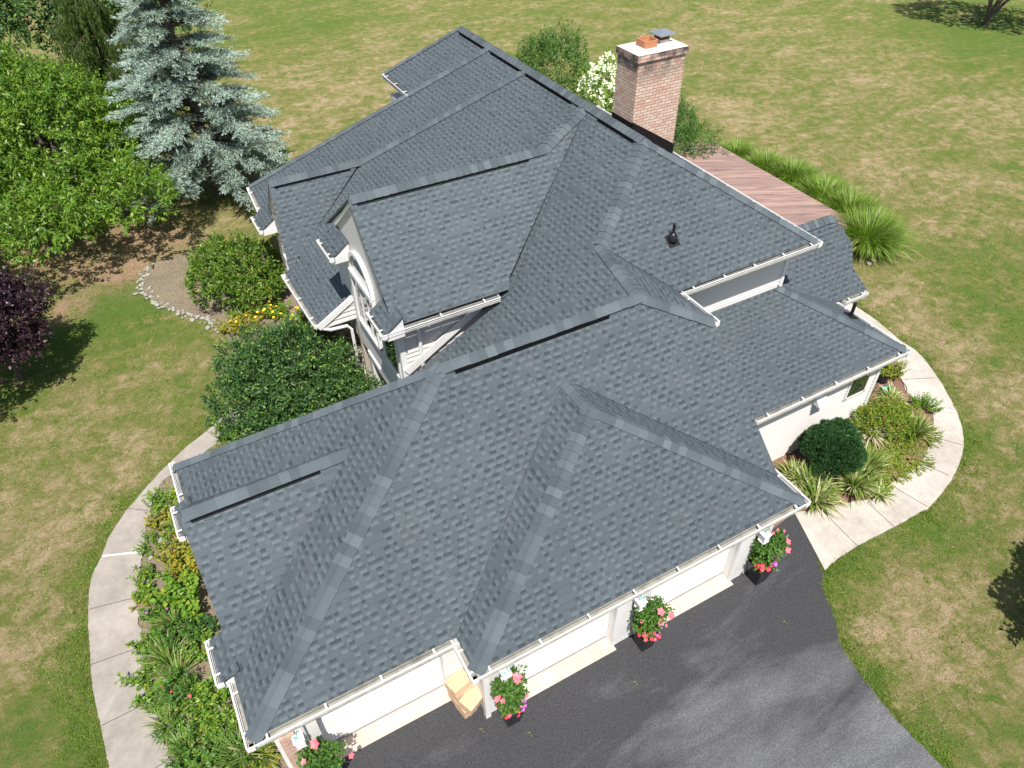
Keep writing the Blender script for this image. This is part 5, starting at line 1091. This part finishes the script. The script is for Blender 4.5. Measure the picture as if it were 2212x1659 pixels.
# ------------------------------------------------------------------ DECK
dk = [G(1380, 309, .72)[:2], G(1447, 307, .72)[:2], G(1536, 304, .72)[:2], G(1829, 469, .72)[:2], G(1816, 484, .72)[:2]-np.array([.0, .3]), np.array([14.2, 12.0]), np.array([14.2, 24.0])]
t = thing('wooden_deck', (19, 19, 0), 'weathered reddish wooden deck behind the house beside the tall grasses', 'deck')
m = MB(); dd = nrm(np.array([1.0, -.53, 0])); pp = np.array([dd[1]*-1, dd[0], 0]); c0 = np.array([18.5, 18.5, 0])
for i in range(-70, 71):
    c = c0+pp*i*.146; m.box((c[0], c[1], .70), (20, .138, .035), (dd, pp, (0, 0, 1)))
me = bpy.data.meshes.new('deck_boards'); me.from_pydata(m.v, [], m.f); bm = bmesh.new(); bm.from_mesh(me)
ctr = np.mean(dk, axis=0)
for i in range(len(dk)):
    a, b = dk[i], dk[(i+1) % len(dk)]; e = b-a; n = np.array([e[1], -e[0]]); n /= np.linalg.norm(n)+1e-9
    if n@(a-ctr) < 0: n = -n
    bmesh.ops.bisect_plane(bm, geom=bm.verts[:]+bm.edges[:]+bm.faces[:], plane_co=(a[0], a[1], 0), plane_no=(n[0], n[1], 0), clear_outer=True)
bm.to_mesh(me); bm.free(); link_mesh('deck_boards', me, MT['deck'], t)
m = MB()
for i in range(1, 4):
    a, b = dk[i], dk[i+1]; m.bar((a[0], a[1], .60), (b[0], b[1], .60), .04, .16)
    n_ = max(2, int(np.linalg.norm(b-a)/.16))
    for k in range(n_+1): p = a+(b-a)*k/n_; m.box((p[0], p[1], .27), (.04, .04, .54))
m.build('deck_skirt', MT['deck'], t)

# ------------------------------------------------------------------ PLANTERS, BOXES, SMALL THINGS
def planter(x, y, label, plan, first=False):
    t = thing('planter', (x, y, .016), label, 'planter', 'black flower planters in front of the garage'); m = MB(); b, tp, h = .135, .215, .62; z0 = .018
    q = lambda r, z: [(x-r, y-r, z), (x+r, y-r, z), (x+r, y+r, z), (x-r, y+r, z)]
    L = [q(b, z0), q(tp, z0+h), q(tp-.02, z0+h), q(tp-.035, z0+h-.06)]
    m.add(sum(L, []), [(i*4+j, i*4+(j+1) % 4, (i+1)*4+(j+1) % 4, (i+1)*4+j) for i in range(3) for j in range(4)] + [(3, 2, 1, 0)]); m.build('pot', MT['pot'], t, bevel=.006)
    m = MB(); m.box((x, y, z0+h-.07), (2*tp-.07, 2*tp-.07, .02)); m.build('potting_soil', MT['mulch'], t)
    (lobes, fl, sd) = plan
    V, P = crown([(x+a, y+b_, c, r, rz) for a, b_, c, r, rz in lobes], 300, 9, .068, .68, droop=.3, tw=.12, zmin=.66, inner=.35, shell=(.65, 1.15)); fast_mesh('foliage', V, 4, MT['perd'], t)
    V, P2 = crown([(x, y, .74, .20, .12)], 170, 8, .05, .6, tw=.08, zmin=.5); fast_mesh('bedding_leaves', V, 4, MT['perr'], t)
    m = MB()
    for dx, dy in ((-.1, .05), (.1, .05)): m.tube([(x+dx, y+dy, .5), (x+dx*.8, y+dy, 1.55)], .006, 5)
    for z in (.9, 1.15, 1.4): m.tube([(x-.1, y+.05, z), (x+.1, y+.05, z)], .005, 5)
    m.build('trellis', MT['black'], t)
    r = np.random.default_rng(sd)
    for a, b_, c, rr in fl.get('pinkf', []): fast_mesh('hibiscus_bloom', flower(np.array([x+a*1.18, y+b_*1.18-.04, c+.05]), rr*1.15, 5, (a*.8-.2, -.8, .9)), 4, MT['pinkf'], t)
    for matn, items in fl.items():
        if matn == 'pinkf': continue
        Q = [flower(np.array([x+a*1.18, y+b_*1.18-.04, c+.05]), rr*1.15, 5, (a*.8-.2, -.8, .9)) for a, b_, c, rr in items]; fast_mesh({'pinkf': 'hibiscus_blooms', 'redf': 'red_flowers', 'purpf': 'magenta_flowers'}[matn], np.concatenate(Q), 4, MT[matn], t)
    return t
def ringf(n, r0, z, rr, a0, a1, seed):
    r = np.random.default_rng(seed); n = int(n*1.5); rr = rr*.8; return [((lambda q: (r0*math.cos(a)*q, r0*math.sin(a)*q, z+r.uniform(-.02, .12)+(1-q)*.12))(r.uniform(.45, .95)))+(rr*r.uniform(.8, 1.2),) for a in r.uniform(a0, a1, n)]
PI = math.pi
planter(2.87, 5.57, 'black planter with red and magenta flowers beside the cardboard boxes', ([(0, 0, 1.15, .24, .30), (.10, .05, 1.5, .17, .18), (-.12, 0, 1.35, .15, .2), (0, 0, .85, .24, .2)], {'redf': ringf(16, .25, .68, .045, PI*.8, PI*1.75, 1), 'purpf': ringf(11, .25, .74, .045, PI*1.6, PI*2.1, 2), 'pinkf': [(.08, -.02, 1.74, .075), (.13, -.02, 1.70, .07), (.09, -.05, 1.66, .07), (-.26, -.05, 1.42, .06), (-.28, -.05, 1.35, .055), (-.2, -.1, 1.3, .05), (.22, -.1, 1.0, .05)]}, 3))
planter(6.09, 5.57, 'black planter with pink hibiscus between the two right garage doors', ([(0, 0, 1.1, .22, .26), (.16, 0, 1.25, .2, .2), (-.12, 0, 1.35, .18, .18), (.35, .02, 1.0, .13, .12), (0, 0, .85, .24, .2)], {'redf': ringf(15, .25, .68, .05, PI*.85, PI*1.6, 5), 'purpf': ringf(12, .22, .72, .05, PI*1.5, PI*1.95, 6), 'pinkf': [(.08, -.12, 1.45, .085), (.10, -.15, 1.12, .09), (.38, -.10, .98, .085), (-.25, -.05, 1.3, .04), (.2, -.2, .95, .04)]}, 7))
planter(9.29, 5.60, 'black planter with red and violet flowers at the right garage corner', ([(.1, .05, 1.1, .24, .28), (.22, 0, 1.3, .2, .18), (-.08, .05, 1.25, .16, .18), (.34, .02, .95, .15, .15), (0, 0, .85, .22, .18)], {'redf': ringf(15, .25, .68, .048, PI*.9, PI*1.55, 8), 'purpf': ringf(11, .24, .72, .048, PI*1.6, PI*2.0, 9), 'pinkf': [(.40, -.05, 1.2, .08), (.38, -.12, 1.02, .09), (.1, .1, 1.55, .04), (.2, .1, 1.58, .04), (.33, .05, 1.5, .045), (.2, -.1, 1.1, .04)]}, 10))
planter(-.62, 6.15, 'black planter with pink hibiscus bloom at the left garage corner', ([(0, 0, 1.05, .28, .28), (.14, -.1, 1.2, .24, .2), (-.12, 0, 1.2, .2, .2), (0, 0, .85, .26, .2)], {'redf': ringf(8, .27, .68, .045, 0, PI*2, 12), 'purpf': ringf(5, .3, .8, .045, -PI*.4, PI*.2, 13), 'pinkf': [(.02, .12, 1.52, .095), (-.20, -.02, 1.46, .05), (-.2, -.25, 1.25, .06), (.42, -.1, 1.0, .06)]}, 14))
# lanterns on the garage piers
for i, (x, yw) in enumerate(((2.86, yr), (5.90, yr), (9.17, yr), (-.82, yl))):
    m = MB(); z = 1.62; y = yw-.17
    m.box((x, yw-.02, z), (.10, .04, .24)); m.bar((x, yw-.02, z+.1), (x, y, z+.16), .02, .02)
    m.add([(x-.10, y-.10, z+.10), (x+.10, y-.10, z+.10), (x+.10, y+.10, z+.10), (x-.10, y+.10, z+.10), (x-.03, y-.03, z+.16), (x+.03, y-.03, z+.16), (x+.03, y+.03, z+.16), (x-.03, y+.03, z+.16)], [(0, 1, 5, 4), (1, 2, 6, 5), (2, 3, 7, 6), (3, 0, 4, 7), (4, 5, 6, 7), (3, 2, 1, 0)])
    for a in (-1, 1):
        for b_ in (-1, 1): m.box((x+a*.075, y+b_*.075, z-.02), (.014, .014, .24))
    m.box((x, y, z-.145), (.17, .17, .02)); ln_ = m.build('wall_lantern', MT['white'], house)
    m = MB(); m.box((x, y, z-.02), (.13, .13, .22)); m.build('lantern_glass', MT['jointw'], ln_)
    V = leaf_quads(np.repeat(np.array([[x, y-.02, z+.18]]), 7, 0), nrm(rng.normal(0, 1, (7, 3))*np.array([1, 1, .4])), rdir(7), .10, .03); fast_mesh('ribbon', V, 4, MT['teal'], ln_)
# cardboard boxes
def cbox(x, y, z, sx, sy, sz, rz, label, tilt=0):
    t = bpy.data.objects.new('cardboard_box', None); COL.objects.link(t); t.location = (x, y, z); tag(t, label, 'box', 'cardboard boxes in the garage corner')
    c, s = math.cos(rz), math.sin(rz); a = np.array([c, s, 0]); b = np.array([-s*math.cos(tilt), c*math.cos(tilt), math.sin(tilt)]); n = np.cross(a, b); ctr = np.array([x, y, z])+n*sz/2
    m = MB(); m.box(ctr, (sx, sy, sz), (a, b, n)); m.build('carton', MT['card'], t, bevel=.006)
    m = MB(); m.box(ctr+n*(sz/2+.0015), (sx+.004, .055, .003), (a, b, n)); m.box(ctr+a*(sx/2+.0015)+n*sz*.35, (.003, .055, sz*.3), (a, b, n)); m.box(ctr-a*(sx/2+.0015)+n*sz*.35, (.003, .055, sz*.3), (a, b, n)); m.build('tape', MT['tape'], t)
    m = MB(); m.box(ctr+n*(sz/2+.001)+b*(sy*.28), (sx*.995, .004, .003), (a, b, n)); m.build('flap_seam', MT['barkg'], t)
bx = G(1000, 1556); cbox(bx[0]+.16, bx[1]+.18, .018, .30, .34, .30, .2, 'small brown box at the front of the pile on the driveway')
cbox(2.30, 6.12, .30, .46, .32, .27, .42, 'tan taped box on top of the front boxes', .12)
cbox(2.22, 6.42, .018, .42, .40, .62, .15, 'upright pinkish brown box against the garage wall')
cbox(2.18, 6.38, .645, .44, .34, .20, .25, 'topmost open flat box under the gutter corner', -.1)
# hose and odds and ends by the wing corner
ctr = G(1928, 838); pts = [(ctr[0]+.42*math.cos(a)*(1+.08*math.sin(3*a)), ctr[1]+.36*math.sin(a), .045) for a in np.linspace(-2.6, 2.3, 26)] + [(15.6, 8.3, .045), (15.45, 8.5, .3)]
m = MB(); m.tube(pts, .013, 6); tag(m.build('garden_hose', MT['hose']), 'thin brown garden hose looped on the mulch beside the walk', 'hose')
c = G(1913, 842, .1); m = MB(); m.tube([(c[0]-.12, c[1], .12), (c[0]+.06, c[1]+.03, .12)], [.09, .07], 12); m.tube([(c[0]-.13, c[1], .12), (c[0]-.12, c[1], .12)], .12, 12); m.tube([(c[0]+.06, c[1]+.03, .12), (c[0]+.07, c[1]+.03, .12)], .10, 12); tag(m.build('hose_reel', MT['teal']), 'small teal hose reel lying beside the brown hose', 'hose reel')
c = G(1904, 819, .03); m = MB(); m.tube([(c[0]-.05, c[1], .03), (c[0]-.05, c[1], .14)], [.20, .15], 14); m.tube([(c[0]-.05, c[1], .14), (c[0]-.05, c[1], .15)], [.15, .02], 14); tag(m.build('splash_basin', MT['pot']), 'black round drain basin at the wing corner', 'drain')
for px in ((1694, 1345), (1371, 1475), (1039, 1577), (1143, 1585)):
    c = G(*px, .02); V = leaf_quads(np.array([[c[0], c[1], .03], [c[0], c[1], .03], [c[0]+.02, c[1]-.03, .032]]), np.array([[1, .4, .1], [-.3, 1, .1], [.2, -1, .1]]), np.array([[0, 0, 1.]]*3), .045, .016); tag(fast_mesh('fallen_leaf', V, 4, MT['lemon']), 'tiny yellow green leaf lying on the pavement or lawn', 'leaf', 'fallen leaves')

# ------------------------------------------------------------------ TURF TUFTS
def turf(n):
    P = []
    for line, w_, m_ in ((Lo, .35, .30), (Ro, .28, .2), (drv_r, .22, .16), (Li, .10, .05)):
        L = np.array([p for p in line]); k = rng.integers(0, len(L)-1, int(n*m_)); t = rng.random((len(k), 1)); q = L[k]*(1-t)+L[k+1]*t; e = nrm(L[k+1]-L[k]); sgn = 1
        nn = np.stack([-e[:, 1], e[:, 0]], 1)
        ctr = np.array([4, 10.]); out = np.sign(np.sum(nn*(q-ctr), 1, keepdims=True))
        if line is drv_r: out = np.sign(nn[:, :1]+1e-6)
        if line is Li: out = -out
        q = q+nn*out*np.abs(rng.normal(0, w_, (len(k), 1)))+nn*out*.01; P.append(q)
    c = np.stack([rng.uniform(-8, 30, int(n*.9)), rng.uniform(-1, 30, int(n*.9))], 1); P.append(c)
    P = np.concatenate(P)
    def inside(pt, poly):
        x, y = pt[:, 0], pt[:, 1]; r = np.zeros(len(pt), bool); j = len(poly)-1
        for i in range(len(poly)):
            xi, yi = poly[i]; xj, yj = poly[j]; c_ = ((yi > y) != (yj > y)) & (x < (xj-xi)*(y-yi)/(yj-yi+1e-12)+xi); r ^= c_; j = i
        return r
    bad = inside(P, [tuple(p) for p in Lo]+[tuple(p) for p in Li[::-1]]) | inside(P, [tuple(p) for p in Ro]+[tuple(p) for p in Ri[::-1]]) | inside(P, [tuple(p) for p in drv_r]+[(30, -14), (-6, -14), (-1.05, 1.0), (-.5, 6.6), (9.9, 7.0)])
    bad |= inside(P, [(-1, 6.7), (9.6, 6), (9.6, 8), (15.5, 8), (16.5, 12), (14, 24), (4, 24), (3.5, 13), (-1, 13)])
    P = P[~bad]; k = 7; C = np.repeat(P, k, 0)+rng.normal(0, .03, (len(P)*k, 2)); C = np.c_[C, np.zeros(len(C))]
    return leaf_quads(C, nrm(rng.normal(0, .6, (len(C), 3))+np.array([0, 0, 1.])), rdir(len(C)), rng.uniform(.04, .10, len(C)), .012)
def inside(pt, poly):
    x, y = pt[:, 0], pt[:, 1]; r = np.zeros(len(pt), bool); j = len(poly)-1
    for i in range(len(poly)):
        xi, yi = poly[i]; xj, yj = poly[j]; c_ = ((yi > y) != (yj > y)) & (x < (xj-xi)*(y-yi)/(yj-yi+1e-12)+xi); r ^= c_; j = i
    return r
def near_lawn(n, want):
    d = 4.5+29*rng.random(n)**.8; a = math.pi/2-YAW+rng.uniform(-.95, .95, n); P = np.stack([d*np.cos(a), d*np.sin(a)], 1)
    bad = inside(P, [tuple(p) for p in Lo]+[tuple(p) for p in Li[::-1]]) | inside(P, [tuple(p) for p in Ro]+[tuple(p) for p in Ri[::-1]]) | inside(P, [tuple(p) for p in drv_r]+[(30, -14), (-6, -14), (-1.05, 1.0), (-.5, 6.6), (9.9, 7.0)])
    bad |= inside(P, [(-1, 6.7), (9.6, 6), (9.6, 8), (15.5, 8), (16.5, 12), (14, 24), (4, 24), (3.5, 13), (-1, 13)]) | inside(P, bedL) | inside(P, bedR)
    isl_ = inside(P, isl); P = P[~bad & ~(isl_ & (rng.random(n) > .45))]
    ix = np.clip(np.searchsorted(xs_, P[:, 0]), 0, nx-1); iy = np.clip(np.searchsorted(ys_, P[:, 1]), 0, ny-1); g = gr[iy, ix]-.6*soil_[iy, ix]
    wave = .5*np.sin(P[:, 0]*2.3+1.7*np.sin(P[:, 1]*1.9))+.5*np.sin(P[:, 1]*2.9+1.3*np.sin(P[:, 0]*3.1+2)); pr_ = np.clip(.42+.9*g+.38*wave, .03, 1)
    pr_ = pr_ if want == 'green' else 1-pr_
    P = P[rng.random(len(P)) < pr_]; k = 6; C = np.repeat(P, k, 0)+rng.normal(0, .035, (len(P)*k, 2)); C = np.c_[C, np.zeros(len(C))]; nn = len(C)
    up = 1.0 if want == 'green' else .45
    return leaf_quads(C, nrm(rng.normal(0, .7, (nn, 3))*np.array([1, 1, .3])+np.array([0, 0, up])), rdir(nn), rng.uniform(.035, .085, nn), .013)
tag(fast_mesh('grass', np.concatenate([turf(5000), near_lawn(62000, 'green')]), 4, MT['turf']), 'short green grass tufts along the paths and across the lawn', 'grass', kind='stuff')
tag(fast_mesh('dry_grass', near_lawn(46000, 'dry'), 4, MT['straw']), 'straw coloured dry grass patches across the lawn', 'dry grass', kind='stuff')
